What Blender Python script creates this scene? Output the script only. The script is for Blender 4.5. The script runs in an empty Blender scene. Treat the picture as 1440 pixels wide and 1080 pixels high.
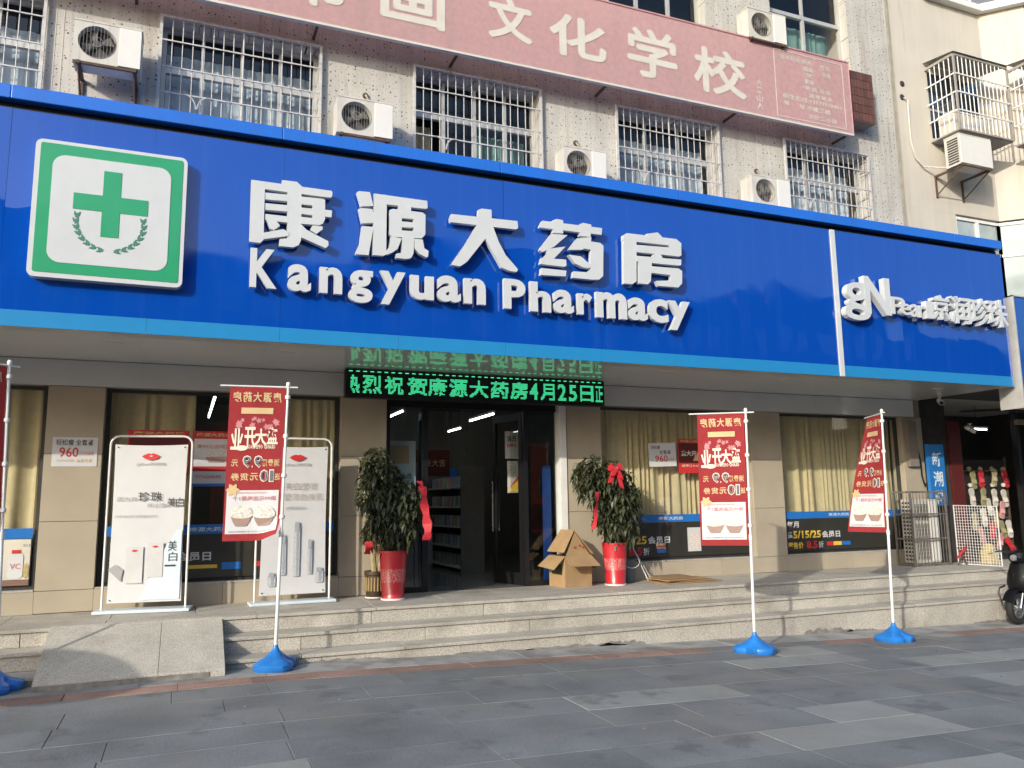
import bpy, bmesh, math, random
from mathutils import Vector, Matrix
random.seed(7)
scene = bpy.context.scene
col = scene.collection
# ------------------------------------------------------------------ camera
yaw, pitch, roll = 0.390678712, 0.146654476, -0.0136580555
fw = Vector((math.sin(yaw)*math.cos(pitch), math.cos(yaw)*math.cos(pitch), math.sin(pitch)))
rt = Vector((math.cos(yaw), -math.sin(yaw), 0)); up = rt.cross(fw)
rt2 = rt*math.cos(roll) + up*math.sin(roll); up2 = -rt*math.sin(roll) + up*math.cos(roll)
cd = bpy.data.cameras.new('camera'); cam = bpy.data.objects.new('camera', cd); col.objects.link(cam)
cd.sensor_width = 36; cd.lens = 28.141; cd.clip_start = 0.05; cd.clip_end = 500
cam.matrix_world = Matrix(((rt2.x, up2.x, -fw.x, 0), (rt2.y, up2.y, -fw.y, 0), (rt2.z, up2.z, -fw.z, 1.6), (0, 0, 0, 1)))
scene.camera = cam
# ------------------------------------------------------------------ world, sun, exposure
SUN = Vector((1.3, 1.0, -0.6)).normalized()
world = bpy.data.worlds.new('World'); scene.world = world; world.use_nodes = True
wn = world.node_tree.nodes; wl = world.node_tree.links
sky = wn.new('ShaderNodeTexSky'); sky.sky_type = 'NISHITA'; sky.sun_disc = False
sky.sun_elevation = math.asin(-SUN.z); sky.sun_rotation = math.radians(232.4)
sky.air_density = 1.3; sky.dust_density = 4.0; sky.ozone_density = 4.5
wn['Background'].inputs['Strength'].default_value = 0.15
wl.new(sky.outputs[0], wn['Background'].inputs['Color'])
sd = bpy.data.lights.new('sun', 'SUN'); sun = bpy.data.objects.new('sun', sd); col.objects.link(sun)
sd.energy = 2.0; sd.angle = math.radians(0.6); sd.color = (1.0, 0.94, 0.83)
sun.location = (-13, -10, 12); sun.rotation_euler = SUN.to_track_quat('-Z', 'Y').to_euler()
scene.view_settings.view_transform = 'Standard'; scene.view_settings.look = 'None'
scene.view_settings.gamma = 1; scene.view_settings.use_curve_mapping = False
scene.view_settings.exposure = 0.84
scene.cycles.max_bounces = 8; scene.cycles.transparent_max_bounces = 16

# ------------------------------------------------------------------ materials
MATS = {}
def srgb(r, g, b):
    f = lambda c: (c/255/12.92) if c/255 <= .04045 else ((c/255+.055)/1.055)**2.4
    return (f(r), f(g), f(b))
def mat(name, rgb, rough=.6, metal=0, var=.12, scale=6, bump=0, bscale=60, coat=0, spec=.5, rand=0, coat_rough=.03,
        streak=0, emit=None, speck=0, sscale=220):
    """principled material: noise-mottled colour, optional per-object value change, streaks, grain specks and bump"""
    if name in MATS: return MATS[name]
    m = bpy.data.materials.new(name); m.use_nodes = True; MATS[name] = m
    nt = m.node_tree; n = nt.nodes; l = nt.links; p = n['Principled BSDF']
    p.inputs['Roughness'].default_value = rough; p.inputs['Metallic'].default_value = metal
    p.inputs['Coat Weight'].default_value = coat; p.inputs['Coat Roughness'].default_value = coat_rough
    p.inputs['Specular IOR Level'].default_value = spec
    geo = n.new('ShaderNodeNewGeometry')
    cur = n.new('ShaderNodeRGB'); cur.outputs[0].default_value = (*rgb, 1); out = cur.outputs[0]
    def mult(out, fac_socket, lo, hi):
        mr = n.new('ShaderNodeMapRange'); l.new(fac_socket, mr.inputs[0])
        mr.inputs[1].default_value = .3; mr.inputs[2].default_value = .7; mr.inputs[3].default_value = lo; mr.inputs[4].default_value = hi
        mx = n.new('ShaderNodeVectorMath'); mx.operation = 'SCALE'; l.new(out, mx.inputs[0]); l.new(mr.outputs[0], mx.inputs['Scale'])
        return mx.outputs[0]
    if var:
        t = n.new('ShaderNodeTexNoise'); t.inputs['Scale'].default_value = scale; t.inputs['Detail'].default_value = 6
        l.new(geo.outputs['Position'], t.inputs['Vector']); out = mult(out, t.outputs['Fac'], 1-var, 1+var)
    if streak:
        mp = n.new('ShaderNodeMapping'); mp.inputs['Scale'].default_value = (9, 9, .5); l.new(geo.outputs['Position'], mp.inputs['Vector'])
        t = n.new('ShaderNodeTexNoise'); t.inputs['Scale'].default_value = 1; t.inputs['Detail'].default_value = 5
        l.new(mp.outputs[0], t.inputs['Vector']); out = mult(out, t.outputs['Fac'], 1-streak, 1+streak*.4)
    if speck:
        t = n.new('ShaderNodeTexNoise'); t.inputs['Scale'].default_value = sscale; t.inputs['Detail'].default_value = 2
        l.new(geo.outputs['Position'], t.inputs['Vector']); out = mult(out, t.outputs['Fac'], 1-speck, 1+speck)
    if rand:
        oi = n.new('ShaderNodeObjectInfo'); mr = n.new('ShaderNodeMapRange'); l.new(oi.outputs['Random'], mr.inputs[0])
        mr.inputs[3].default_value = 1-rand; mr.inputs[4].default_value = 1+rand
        mx = n.new('ShaderNodeVectorMath'); mx.operation = 'SCALE'; l.new(out, mx.inputs[0]); l.new(mr.outputs[0], mx.inputs['Scale']); out = mx.outputs[0]
    l.new(out, p.inputs['Base Color'])
    if bump:
        t = n.new('ShaderNodeTexNoise'); t.inputs['Scale'].default_value = bscale; t.inputs['Detail'].default_value = 4
        l.new(geo.outputs['Position'], t.inputs['Vector'])
        b = n.new('ShaderNodeBump'); b.inputs['Strength'].default_value = bump; b.inputs['Distance'].default_value = .01
        l.new(t.outputs['Fac'], b.inputs['Height']); l.new(b.outputs[0], p.inputs['Normal'])
    if emit:
        p.inputs['Emission Color'].default_value = (*emit[0], 1); p.inputs['Emission Strength'].default_value = emit[1]
    return m
def glass(name, tint, ior=1.5):
    m = bpy.data.materials.new(name); m.use_nodes = True; MATS[name] = m
    nt = m.node_tree; n = nt.nodes; l = nt.links; n.remove(n['Principled BSDF'])
    tr = n.new('ShaderNodeBsdfTransparent'); tr.inputs[0].default_value = (*tint, 1)
    gl = n.new('ShaderNodeBsdfGlossy'); gl.inputs['Roughness'].default_value = .02
    lw = n.new('ShaderNodeLayerWeight'); lw.inputs[0].default_value = .5      # same from both sides of the pane
    pw = n.new('ShaderNodeMath'); pw.operation = 'POWER'; pw.inputs[1].default_value = 5; l.new(lw.outputs['Facing'], pw.inputs[0])
    fr = n.new('ShaderNodeMath'); fr.operation = 'MULTIPLY_ADD'; fr.inputs[1].default_value = .93; fr.inputs[2].default_value = .07; l.new(pw.outputs[0], fr.inputs[0])
    mx = n.new('ShaderNodeMixShader'); l.new(fr.outputs[0], mx.inputs[0]); l.new(tr.outputs[0], mx.inputs[1]); l.new(gl.outputs[0], mx.inputs[2])
    l.new(mx.outputs[0], n['Material Output'].inputs[0]); return m
def translucent(name, rgb, k=.4):
    m = mat(name, rgb, .8, var=.06, scale=14, spec=.2)
    nt = m.node_tree; n = nt.nodes; l = nt.links; p = n['Principled BSDF']
    tr = n.new('ShaderNodeBsdfTranslucent'); mx = n.new('ShaderNodeMixShader'); mx.inputs[0].default_value = k
    l.new(p.inputs['Base Color'].links[0].from_socket, tr.inputs[0])
    l.new(p.outputs[0], mx.inputs[1]); l.new(tr.outputs[0], mx.inputs[2]); l.new(mx.outputs[0], n['Material Output'].inputs[0]); return m

def terrazzo():
    m = mat('dotted_render', (.50, .48, .435), .75, var=.1, scale=1.7, streak=.14, bump=.12, bscale=120)
    nt = m.node_tree; n = nt.nodes; l = nt.links; p = n['Principled BSDF']
    src = p.inputs['Base Color'].links[0].from_socket
    geo = n.new('ShaderNodeNewGeometry'); sp = n.new('ShaderNodeSeparateXYZ'); cb = n.new('ShaderNodeCombineXYZ')
    l.new(geo.outputs['Position'], sp.inputs[0]); l.new(sp.outputs[0], cb.inputs[0]); l.new(sp.outputs[2], cb.inputs[1])
    out = src
    for sc, th, off in ((12.5, .125, 0), (22.0, .12, 3.3)):
        vo = n.new('ShaderNodeTexVoronoi'); vo.voronoi_dimensions = '2D'; vo.inputs['Scale'].default_value = sc; vo.inputs['Randomness'].default_value = .85
        ad = n.new('ShaderNodeVectorMath'); ad.operation = 'ADD'; ad.inputs[1].default_value = (off, off, 0); l.new(cb.outputs[0], ad.inputs[0]); l.new(ad.outputs[0], vo.inputs['Vector'])
        sr = n.new('ShaderNodeSeparateColor'); l.new(vo.outputs['Color'], sr.inputs[0])
        tm = n.new('ShaderNodeMath'); tm.operation = 'MULTIPLY'; tm.inputs[1].default_value = th*1.4; l.new(sr.outputs[0], tm.inputs[0])
        sb = n.new('ShaderNodeMath'); sb.operation = 'SUBTRACT'; l.new(tm.outputs[0], sb.inputs[0]); l.new(vo.outputs['Distance'], sb.inputs[1])
        ml = n.new('ShaderNodeMath'); ml.operation = 'MULTIPLY'; ml.inputs[1].default_value = 25; ml.use_clamp = True; l.new(sb.outputs[0], ml.inputs[0])
        mx = n.new('ShaderNodeMix'); mx.data_type = 'RGBA'; l.new(ml.outputs[0], mx.inputs['Factor']); l.new(out, mx.inputs['A'])
        mx.inputs['B'].default_value = (.06, .035, .025, 1) if off == 0 else (.17, .12, .09, 1); out = mx.outputs['Result']
    l.new(out, p.inputs['Base Color']); return m
def banded(name, base, ink, z0, z1, scale):
    """pot glaze: a printed net of pale marks on a band between two heights"""
    m = mat(name, base, .35, var=.08, coat=.3)
    nt = m.node_tree; n = nt.nodes; l = nt.links; p = n['Principled BSDF']
    src = p.inputs['Base Color'].links[0].from_socket
    geo = n.new('ShaderNodeNewGeometry'); sp = n.new('ShaderNodeSeparateXYZ'); l.new(geo.outputs['Position'], sp.inputs[0])
    vo = n.new('ShaderNodeTexVoronoi'); vo.feature = 'DISTANCE_TO_EDGE'; vo.inputs['Scale'].default_value = scale; l.new(geo.outputs['Position'], vo.inputs['Vector'])
    lt = n.new('ShaderNodeMath'); lt.operation = 'LESS_THAN'; lt.inputs[1].default_value = .07; l.new(vo.outputs['Distance'], lt.inputs[0])
    a = n.new('ShaderNodeMath'); a.operation = 'GREATER_THAN'; a.inputs[1].default_value = z0; l.new(sp.outputs[2], a.inputs[0])
    b = n.new('ShaderNodeMath'); b.operation = 'LESS_THAN'; b.inputs[1].default_value = z1; l.new(sp.outputs[2], b.inputs[0])
    c = n.new('ShaderNodeMath'); c.operation = 'MULTIPLY'; l.new(a.outputs[0], c.inputs[0]); l.new(b.outputs[0], c.inputs[1])
    d = n.new('ShaderNodeMath'); d.operation = 'MULTIPLY'; l.new(c.outputs[0], d.inputs[0]); l.new(lt.outputs[0], d.inputs[1])
    mx = n.new('ShaderNodeMix'); mx.data_type = 'RGBA'; l.new(d.outputs[0], mx.inputs['Factor']); l.new(src, mx.inputs['A']); mx.inputs['B'].default_value = (*ink, 1)
    l.new(mx.outputs['Result'], p.inputs['Base Color']); return m

M_wall = terrazzo()
M_cream = mat('cream_render', (.55, .505, .43), .8, var=.06, scale=1.2, streak=.05, bump=.08, bscale=40)
M_blue = mat('blue_sign_panel', (.0020, .062, .39), .35, var=.0, coat=1, coat_rough=.012, spec=0)
M_blue.node_tree.nodes['Principled BSDF'].inputs['Coat IOR'].default_value = 1.75
_n = M_blue.node_tree.nodes; _l = M_blue.node_tree.links      # sheet metal is never quite flat: slow waves in the gloss coat
_g = _n.new('ShaderNodeNewGeometry'); _t = _n.new('ShaderNodeTexNoise'); _t.inputs['Scale'].default_value = 1.1; _t.inputs['Detail'].default_value = 2
_b = _n.new('ShaderNodeBump'); _b.inputs['Strength'].default_value = .5; _b.inputs['Distance'].default_value = .012
_l.new(_g.outputs['Position'], _t.inputs['Vector']); _l.new(_t.outputs['Fac'], _b.inputs['Height']); _l.new(_b.outputs[0], _n['Principled BSDF'].inputs['Coat Normal'])
_d = _n.new('ShaderNodeTexNoise'); _d.inputs['Scale'].default_value = 2.5; _d.inputs['Detail'].default_value = 5; _l.new(_g.outputs['Position'], _d.inputs['Vector'])
_r = _n.new('ShaderNodeMapRange'); _r.inputs[1].default_value = .4; _r.inputs[2].default_value = .75; _r.inputs[3].default_value = .01; _r.inputs[4].default_value = .09
_l.new(_d.outputs['Fac'], _r.inputs[0]); _l.new(_r.outputs[0], _n['Principled BSDF'].inputs['Coat Roughness'])
M_cap = mat('blue_cap', (.010, .135, .60), .4, var=.05, scale=2, coat=.5, coat_rough=.1)
M_lblue = mat('light_blue_strip', (.018, .225, .50), .35, var=.03, coat=.6)
M_dark = mat('dark_groove', (.006, .008, .014), .6, var=0)
M_letter = mat('white_acrylic', (.56, .58, .59), .35, var=.03, coat=.3)
M_letter_side = mat('letter_side', (.55, .56, .55), .4, var=.03)
M_green = mat('green_print', (.018, .30, .135), .4, var=.03, coat=.4)
M_leafgreen = mat('wreath_green', (.05, .20, .14), .5, var=0)
M_soffit = mat('soffit_board', (.62, .63, .615), .35, var=.04, scale=2, coat=.8, coat_rough=.02)
M_tile = mat('beige_tile', (.43, .37, .28), .25, var=.07, scale=2.2, coat=.3, coat_rough=.08, rand=.04)
M_grout = mat('grout', (.30, .24, .17), .9)
M_granite = mat('granite', (.42, .39, .335), .7, var=.10, scale=3, speck=.30, sscale=95, bump=.15, bscale=130, rand=.06)
M_granite_side = mat('granite_riser', (.43, .40, .345), .8, var=.12, scale=2.5, speck=.32, sscale=75, bump=.4, bscale=110, rand=.07)
M_stain = mat('damp_stain', (.21, .195, .175), .8, var=.4, scale=9)
M_slab = mat('slate_paving', (.163, .169, .170), .78, var=.24, scale=1.3, speck=.2, sscale=120, bump=.25, bscale=45, rand=.10)
M_slab_light = mat('pale_paving', (.255, .258, .243), .78, var=.12, scale=2.2, speck=.14, sscale=150, bump=.12, bscale=70, rand=.06)
M_street = mat('street_bed', (.095, .10, .10), .9, var=.2)
M_gutter = mat('gutter_concrete', (.30, .295, .28), .85, var=.22, scale=3, speck=.15, bump=.2, bscale=60, rand=.08)
M_red_strip = mat('faded_red_brick', (.27, .17, .135), .85, var=.25, scale=3, speck=.2, sscale=60, bump=.2, rand=.16)
M_curtain = translucent('curtain_cloth', (.82, .69, .42), .35)
M_glass = glass('window_glass', (.93, .95, .94))
M_dglass = glass('door_glass', (.75, .79, .78))
M_black = mat('black_metal', (.012, .012, .013), .35, var=.05)
M_alu = mat('aluminium', (.55, .54, .51), .45, metal=.4, var=.08)
M_white = mat('white_paint', (.72, .71, .68), .45, var=.05)
M_acw = mat('ac_enamel', (.56, .53, .47), .5, var=.08, scale=5, streak=.10)
M_acp = mat('ac_panel', (.70, .68, .63), .45, var=.03)
M_rust = mat('rusty_steel', (.09, .055, .035), .8, var=.3, scale=12)
M_dgrey = mat('dark_grey', (.035, .034, .033), .6, var=.2)
M_pink = mat('faded_pink_vinyl', (.52, .31, .32), .6, var=.06, scale=1.5, streak=.07)
M_pink = translucent('faded_pink_cloth', (.66, .405, .405), .36)
M_pinktext = mat('faded_cream_vinyl', (.60, .56, .49), .6, var=.05)
M_brown = mat('brown_tile', (.12, .05, .032), .4, var=.12, rand=.2)
M_brgrout = mat('pale_grout', (.33, .25, .2), .9)
M_red = mat('red_cloth', (.50, .025, .035), .6, var=.06)
M_flag = translucent('red_flag', (.40, .045, .05), .3)
M_gold = mat('gold_print', (.60, .43, .22), .6, var=.05)
M_cream_p = mat('cream_print', (.74, .64, .52), .6, var=.04)
M_wp = mat('white_print', (.60, .60, .60), .5, var=.03)
M_grey_p = mat('grey_print', (.13, .14, .17), .6, var=0)
M_rose = mat('rose_print', (.55, .22, .24), .6, var=.1)
M_bowl = mat('bowl_print', (.33, .22, .18), .6, var=.1)
M_rice = mat('rice_print', (.66, .60, .53), .6, var=.35, scale=60)
M_posterblk = mat('black_poster', (.035, .033, .026), .4, var=.2, scale=3, coat=.5, coat_rough=.05)
M_posterblue = mat('blue_poster', (.02, .16, .50), .4, var=.08, coat=.4)
M_yellow = mat('yellow_print', (.75, .48, .06), .5, var=0)
M_redp = mat('red_print', (.55, .03, .03), .5, var=.1)
M_ltblue_p = mat('pale_blue_print', (.62, .72, .76), .5, var=.05)
M_bluewhite = mat('pale_plastic', (.60, .68, .72), .4, var=.04)
M_basebl = mat('blue_plastic', (.016, .17, .52), .35, var=.12, scale=8, coat=.2)
M_leaf = mat('foliage_leaf', (.048, .056, .026), .45, var=.45, scale=12, spec=.4)
M_bark = mat('bark', (.16, .11, .06), .9, var=.25, scale=30)
M_soil = mat('soil', (.03, .02, .015), 1)
M_pot = banded('red_pot', (.47, .022, .03), (.60, .27, .25), .70, .85, 40)
M_basket = mat('brown_basket', (.05, .03, .016), .5, var=.2)
M_card = mat('cardboard', (.37, .24, .12), .85, var=.10, scale=6, streak=.05)
M_cardin = mat('cardboard_inside', (.30, .18, .09), .9, var=.1)
M_cardgreen = mat('box_green_print', (.05, .07, .04), .8, var=.1)
M_floor = mat('shop_floor', (.24, .24, .23), .2, var=.05, coat=.4)
M_interior = mat('shop_wall', (.18, .17, .15), .8, var=.08)
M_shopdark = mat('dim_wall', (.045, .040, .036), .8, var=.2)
M_tube = mat('lamp_tube', (.9, .9, .9), .5, var=0, emit=((.85, .95, 1.0), 7.0))
M_led = mat('green_led', (.02, .1, .05), .5, var=0, emit=((.06, .80, .34), .72))
M_ledblk = mat('led_black', (.008, .008, .008), .4, var=0)
M_palewin = mat('pale_window', (.36, .41, .40), .12, var=.15, scale=3, coat=1)
M_grille = mat('grille_paint', (.50, .49, .47), .5, var=.12, scale=20)
M_winglass = mat('opaque_glass', (.02, .03, .045), .06, var=.1, spec=.8, coat=1)
M_roomdark = mat('room_dark', (.05, .045, .04), .9)
M_teal = mat('teal_curtain', (.14, .25, .22), .8, var=.2)
M_bluecur = mat('pale_curtain', (.46, .52, .58), .8, var=.15, streak=.25)
M_chrome = mat('chrome', (.7, .7, .7), .15, metal=1, var=0)
M_scblk = mat('black_scooter_paint', (.006, .006, .007), .5, var=.05, coat=.12, spec=.15)
M_rubber = mat('rubber', (.015, .015, .015), .8)
M_bucket = mat('grey_bucket', (.10, .12, .14), .5)
M_maroon = mat('maroon_door', (.10, .014, .012), .45, var=.1)
M_opp = [mat('far_wall_'+s, c, .85, var=.1, scale=.6) for s, c in (('tan', (.085, .07, .055)), ('grey', (.06, .062, .065)), ('brown', (.06, .045, .035)))]

def soil_marks(m, rgb, scale, lo, hi, amount, stretch=(1, 1, 1)):
    """blend irregular marks of another colour into a material (spilled dirt, chewing gum, rust runs)"""
    nt = m.node_tree; n = nt.nodes; l = nt.links; p = n['Principled BSDF']; src = p.inputs['Base Color'].links[0].from_socket
    geo = n.new('ShaderNodeNewGeometry'); mp = n.new('ShaderNodeMapping'); mp.inputs['Scale'].default_value = stretch; l.new(geo.outputs['Position'], mp.inputs['Vector'])
    t = n.new('ShaderNodeTexNoise'); t.inputs['Scale'].default_value = scale; t.inputs['Detail'].default_value = 7; t.inputs['Roughness'].default_value = .62; l.new(mp.outputs[0], t.inputs['Vector'])
    mr = n.new('ShaderNodeMapRange'); mr.inputs[1].default_value = lo; mr.inputs[2].default_value = hi; mr.inputs[3].default_value = 0; mr.inputs[4].default_value = amount; l.new(t.outputs['Fac'], mr.inputs[0])
    mx = n.new('ShaderNodeMix'); mx.data_type = 'RGBA'; l.new(mr.outputs[0], mx.inputs['Factor']); l.new(src, mx.inputs['A']); mx.inputs['B'].default_value = (*rgb, 1)
    l.new(mx.outputs['Result'], p.inputs['Base Color'])
for m in (M_slab, M_slab_light): soil_marks(m, (.23, .215, .19), .9, .50, .68, .55); soil_marks(m, (.06, .06, .06), 2.1, .58, .66, .45); soil_marks(m, (.04, .04, .04), 26, .70, .74, .8); soil_marks(m, (.3, .29, .27), 33, .71, .75, .7)
for m in (M_granite, M_granite_side): soil_marks(m, (.20, .175, .14), 1.6, .52, .70, .55); soil_marks(m, (.12, .105, .09), 19, .66, .74, .5)
soil_marks(M_gutter, (.16, .14, .115), 2.2, .48, .62, .7)
soil_marks(M_wall, (.24, .16, .10), 1.0, .57, .74, .55, (7, 7, .45)); soil_marks(M_wall, (.20, .19, .17), 1.0, .56, .70, .35, (16, 16, .30))
soil_marks(M_cream, (.36, .29, .21), 1.0, .58, .74, .5, (5, 5, .4))
soil_marks(M_acw, (.26, .17, .10), 1.0, .60, .72, .5, (14, 14, 1.2)); soil_marks(M_grille, (.22, .13, .07), 9, .58, .68, .6)
soil_marks(M_pink, (.46, .36, .33), 1.0, .52, .72, .4, (6, 6, .5))
soil_marks(M_blue, (.012, .085, .40), 1.0, .52, .72, .5, (10, 10, .35)); soil_marks(M_cap, (.03, .10, .36), 1.0, .52, .7, .5, (8, 8, .8))
# ------------------------------------------------------------------ mesh helpers
ORG = {}
class MB:
    def __init__(s): s.v = []; s.f = []; s.smooth = False
    def add(s, vs, fs):
        b = len(s.v); s.v += [tuple(p) for p in vs]; s.f += [tuple(i+b for i in f) for f in fs]; return s
    def box(s, x0, x1, y0, y1, z0, z1):
        return s.add([(x, y, z) for x in (x0, x1) for y in (y0, y1) for z in (z0, z1)],
                     [(0, 1, 3, 2), (4, 6, 7, 5), (0, 4, 5, 1), (2, 3, 7, 6), (0, 2, 6, 4), (1, 5, 7, 3)])
    def bbox(s, x0, x1, y0, y1, z0, z1, b=.01):
        """box with chamfered edges"""
        bm = bmesh.new(); bmesh.ops.create_cube(bm, size=1)
        for v in bm.verts: v.co = ((x0+x1)/2+v.co.x*(x1-x0), (y0+y1)/2+v.co.y*(y1-y0), (z0+z1)/2+v.co.z*(z1-z0))
        bmesh.ops.bevel(bm, geom=bm.edges[:], offset=b, segments=2, affect='EDGES', profile=.6)
        bm.verts.index_update(); s.add([v.co[:] for v in bm.verts], [[v.index for v in f.verts] for f in bm.faces]); bm.free(); return s
    def tube(s, p0, p1, r, n=8, r1=None, cap=True):
        p0 = Vector(p0); p1 = Vector(p1); r1 = r if r1 is None else r1
        d = (p1-p0).normalized(); a = d.orthogonal().normalized(); b = d.cross(a)
        vs = []
        for p, q in ((p0, r), (p1, r1)):
            vs += [p+(a*math.cos(2*math.pi*i/n)+b*math.sin(2*math.pi*i/n))*q for i in range(n)]
        fs = [(i, (i+1) % n, n+(i+1) % n, n+i) for i in range(n)]
        if cap: fs += [tuple(range(n))[::-1], tuple(range(n, 2*n))]
        return s.add(vs, fs)
    def path(s, pts, r, n=8):
        """bent tube through points"""
        pts = [Vector(p) for p in pts]; vs = []; fs = []
        ref = Vector((.31, .87, .38))
        for i, p in enumerate(pts):
            d = (pts[min(i+1, len(pts)-1)]-pts[max(i-1, 0)]).normalized(); a = d.cross(ref).normalized(); b = d.cross(a)
            rr = r[i] if isinstance(r, (list, tuple)) else r
            vs += [p+(a*math.cos(2*math.pi*k/n)+b*math.sin(2*math.pi*k/n))*rr for k in range(n)]
        for i in range(len(pts)-1):
            fs += [(i*n+k, i*n+(k+1) % n, (i+1)*n+(k+1) % n, (i+1)*n+k) for k in range(n)]
        fs += [tuple(range(n))[::-1], tuple(range((len(pts)-1)*n, len(pts)*n))]
        return s.add(vs, fs)
    def lathe(s, c, prof, n=24, axis='z'):
        vs = []; fs = []
        for r, h in prof:
            for i in range(n):
                a = 2*math.pi*i/n; u, w = r*math.cos(a), r*math.sin(a)
                vs.append((c[0]+u, c[1]+w, c[2]+h) if axis == 'z' else (c[0]+u, c[1]+h, c[2]+w) if axis == 'y' else (c[0]+h, c[1]+u, c[2]+w))
        for j in range(len(prof)-1):
            fs += [(j*n+i, j*n+(i+1) % n, (j+1)*n+(i+1) % n, (j+1)*n+i) for i in range(n)]
        return s.add(vs, fs)
    def prism(s, poly, y0, y1):
        """polygon in x,z extruded along y (front at y0)"""
        n = len(poly)
        return s.add([(x, y0, z) for x, z in poly]+[(x, y1, z) for x, z in poly],
                     [tuple(range(n)), tuple(range(n, 2*n))[::-1]]+[(i, n+i, n+(i+1) % n, (i+1) % n) for i in range(n)])
    def prismz(s, poly, z0, z1):
        n = len(poly)
        return s.add([(x, y, z0) for x, y in poly]+[(x, y, z1) for x, y in poly],
                     [tuple(range(n))[::-1], tuple(range(n, 2*n))]+[(i, (i+1) % n, n+(i+1) % n, n+i) for i in range(n)])
    def quad(s, a, b, c, d): return s.add([a, b, c, d], [(0, 1, 2, 3)])
    def map(s, fn): s.v = [tuple(fn(*p)) for p in s.v]; return s
    def build(s, name, m, parent=None, smooth=None, **props):
        me = bpy.data.meshes.new(name); org = ORG.get(parent.name, Vector((0, 0, 0))) if parent else Vector((0, 0, 0))
        me.from_pydata([(x-org.x, y-org.y, z-org.z) for x, y, z in s.v], [], s.f)
        if not isinstance(m, (list, tuple)): m = [m]
        for k in m: me.materials.append(k)
        if smooth or (smooth is None and s.smooth):
            for p in me.polygons: p.use_smooth = True
        bm = bmesh.new(); bm.from_mesh(me)
        bmesh.ops.recalc_face_normals(bm, faces=bm.faces[:]); bm.to_mesh(me); bm.free()
        if smooth: me.set_sharp_from_angle(angle=.7)
        o = bpy.data.objects.new(name, me); col.objects.link(o)
        if parent: o.parent = parent
        ORG[o.name] = org.copy()
        for k, v in props.items(): o[k] = v
        return o
def rrect(x0, x1, z0, z1, r, n=6):
    pts = []
    for cx, cz, a0 in ((x1-r, z1-r, 0), (x0+r, z1-r, 90), (x0+r, z0+r, 180), (x1-r, z0+r, 270)):
        pts += [(cx+r*math.cos(math.radians(a0+90*i/n)), cz+r*math.sin(math.radians(a0+90*i/n))) for i in range(n+1)]
    return pts
def ellipse(cx, cz, rx, rz, n=20): return [(cx+rx*math.cos(2*math.pi*i/n), cz+rz*math.sin(2*math.pi*i/n)) for i in range(n)]
def tag(o, label=None, cat=None, group=None, kind=None):
    if label: o['label'] = label
    if cat: o['category'] = cat
    if group: o['group'] = group
    if kind: o['kind'] = kind
    return o
def thing(name, loc, label, cat, group=None):
    o = bpy.data.objects.new(name, None); col.objects.link(o); o.location = loc; o.empty_display_size = .2
    ORG[o.name] = Vector(loc); return tag(o, label, cat, group)
def structure(name, loc=(0, 0, 0), label=None):
    o = bpy.data.objects.new(name, None); col.objects.link(o); o.location = loc; ORG[o.name] = Vector(loc)
    o['kind'] = 'structure'
    if label: o['label'] = label
    return o
def copy_tree(o, loc=None, parent=None, label=None):
    c = o.copy(); col.objects.link(c); c.parent = parent
    if loc is not None: c.location = loc
    if label: c['label'] = label
    ORG[c.name] = Vector(c.location) if parent is None else ORG[parent.name]
    for ch in list(o.children): copy_tree(ch, None, c)
    return c
GLY = {}
def glyph(body, offset=0., extrude=0., res=2):
    key = (body, offset, extrude, res)
    if key in GLY: return GLY[key]
    cu = bpy.data.curves.new('text', 'FONT'); cu.body = body; cu.offset = offset; cu.extrude = extrude; cu.resolution_u = res
    cu.fill_mode = 'BOTH' if extrude else 'FRONT'
    o = bpy.data.objects.new('text', cu); col.objects.link(o)
    dg = bpy.context.evaluated_depsgraph_get(); dg.update()
    me = o.evaluated_get(dg).to_mesh()
    vs = [tuple(v.co) for v in me.vertices]; fs = [tuple(p.vertices) for p in me.polygons]
    o.evaluated_get(dg).to_mesh_clear(); bpy.data.objects.remove(o); bpy.data.curves.remove(cu)
    GLY[key] = (vs, fs); return GLY[key]
def text_fit(mb, body, x0, x1, z0, z1, y, offset=.0, mirror=False, depth=None, res=2, keep=False):
    """lay text on a plane facing -y so that its ink box is x0..x1, z0..z1"""
    vs, fs = glyph(body, offset, 0. if depth is None else .5, res)
    if not vs: return mb
    ax = [v[0] for v in vs]; az = [v[1] for v in vs]
    a0, a1, b0, b1 = min(ax), max(ax), min(az), max(az)
    sx = (x1-x0)/(a1-a0); sz = (z1-z0)/max(b1-b0, 1e-6)
    if keep: sz = sx = min(sx, sz)
    out = []
    for a, b, c in vs:
        X = x1-(a-a0)*sx if mirror else x0+(a-a0)*sx
        out.append((X, y if depth is None else y+(.5-c)*depth, z0+(b-b0)*sz))
    mb.add(out, fs); return mb
def text_bold(mb, body, x0, x1, z0, z1, y, d):
    for k, (dx, dz) in enumerate(((0, 0), (-d, 0), (d, 0), (0, d), (0, -d), (-.7*d, .7*d), (.7*d, -.7*d))):
        text_fit(mb, body, x0+d+dx, x1-d+dx, z0+d+dz, z1-d+dz, y-.0004*k, 0, res=3)
    return mb
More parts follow.
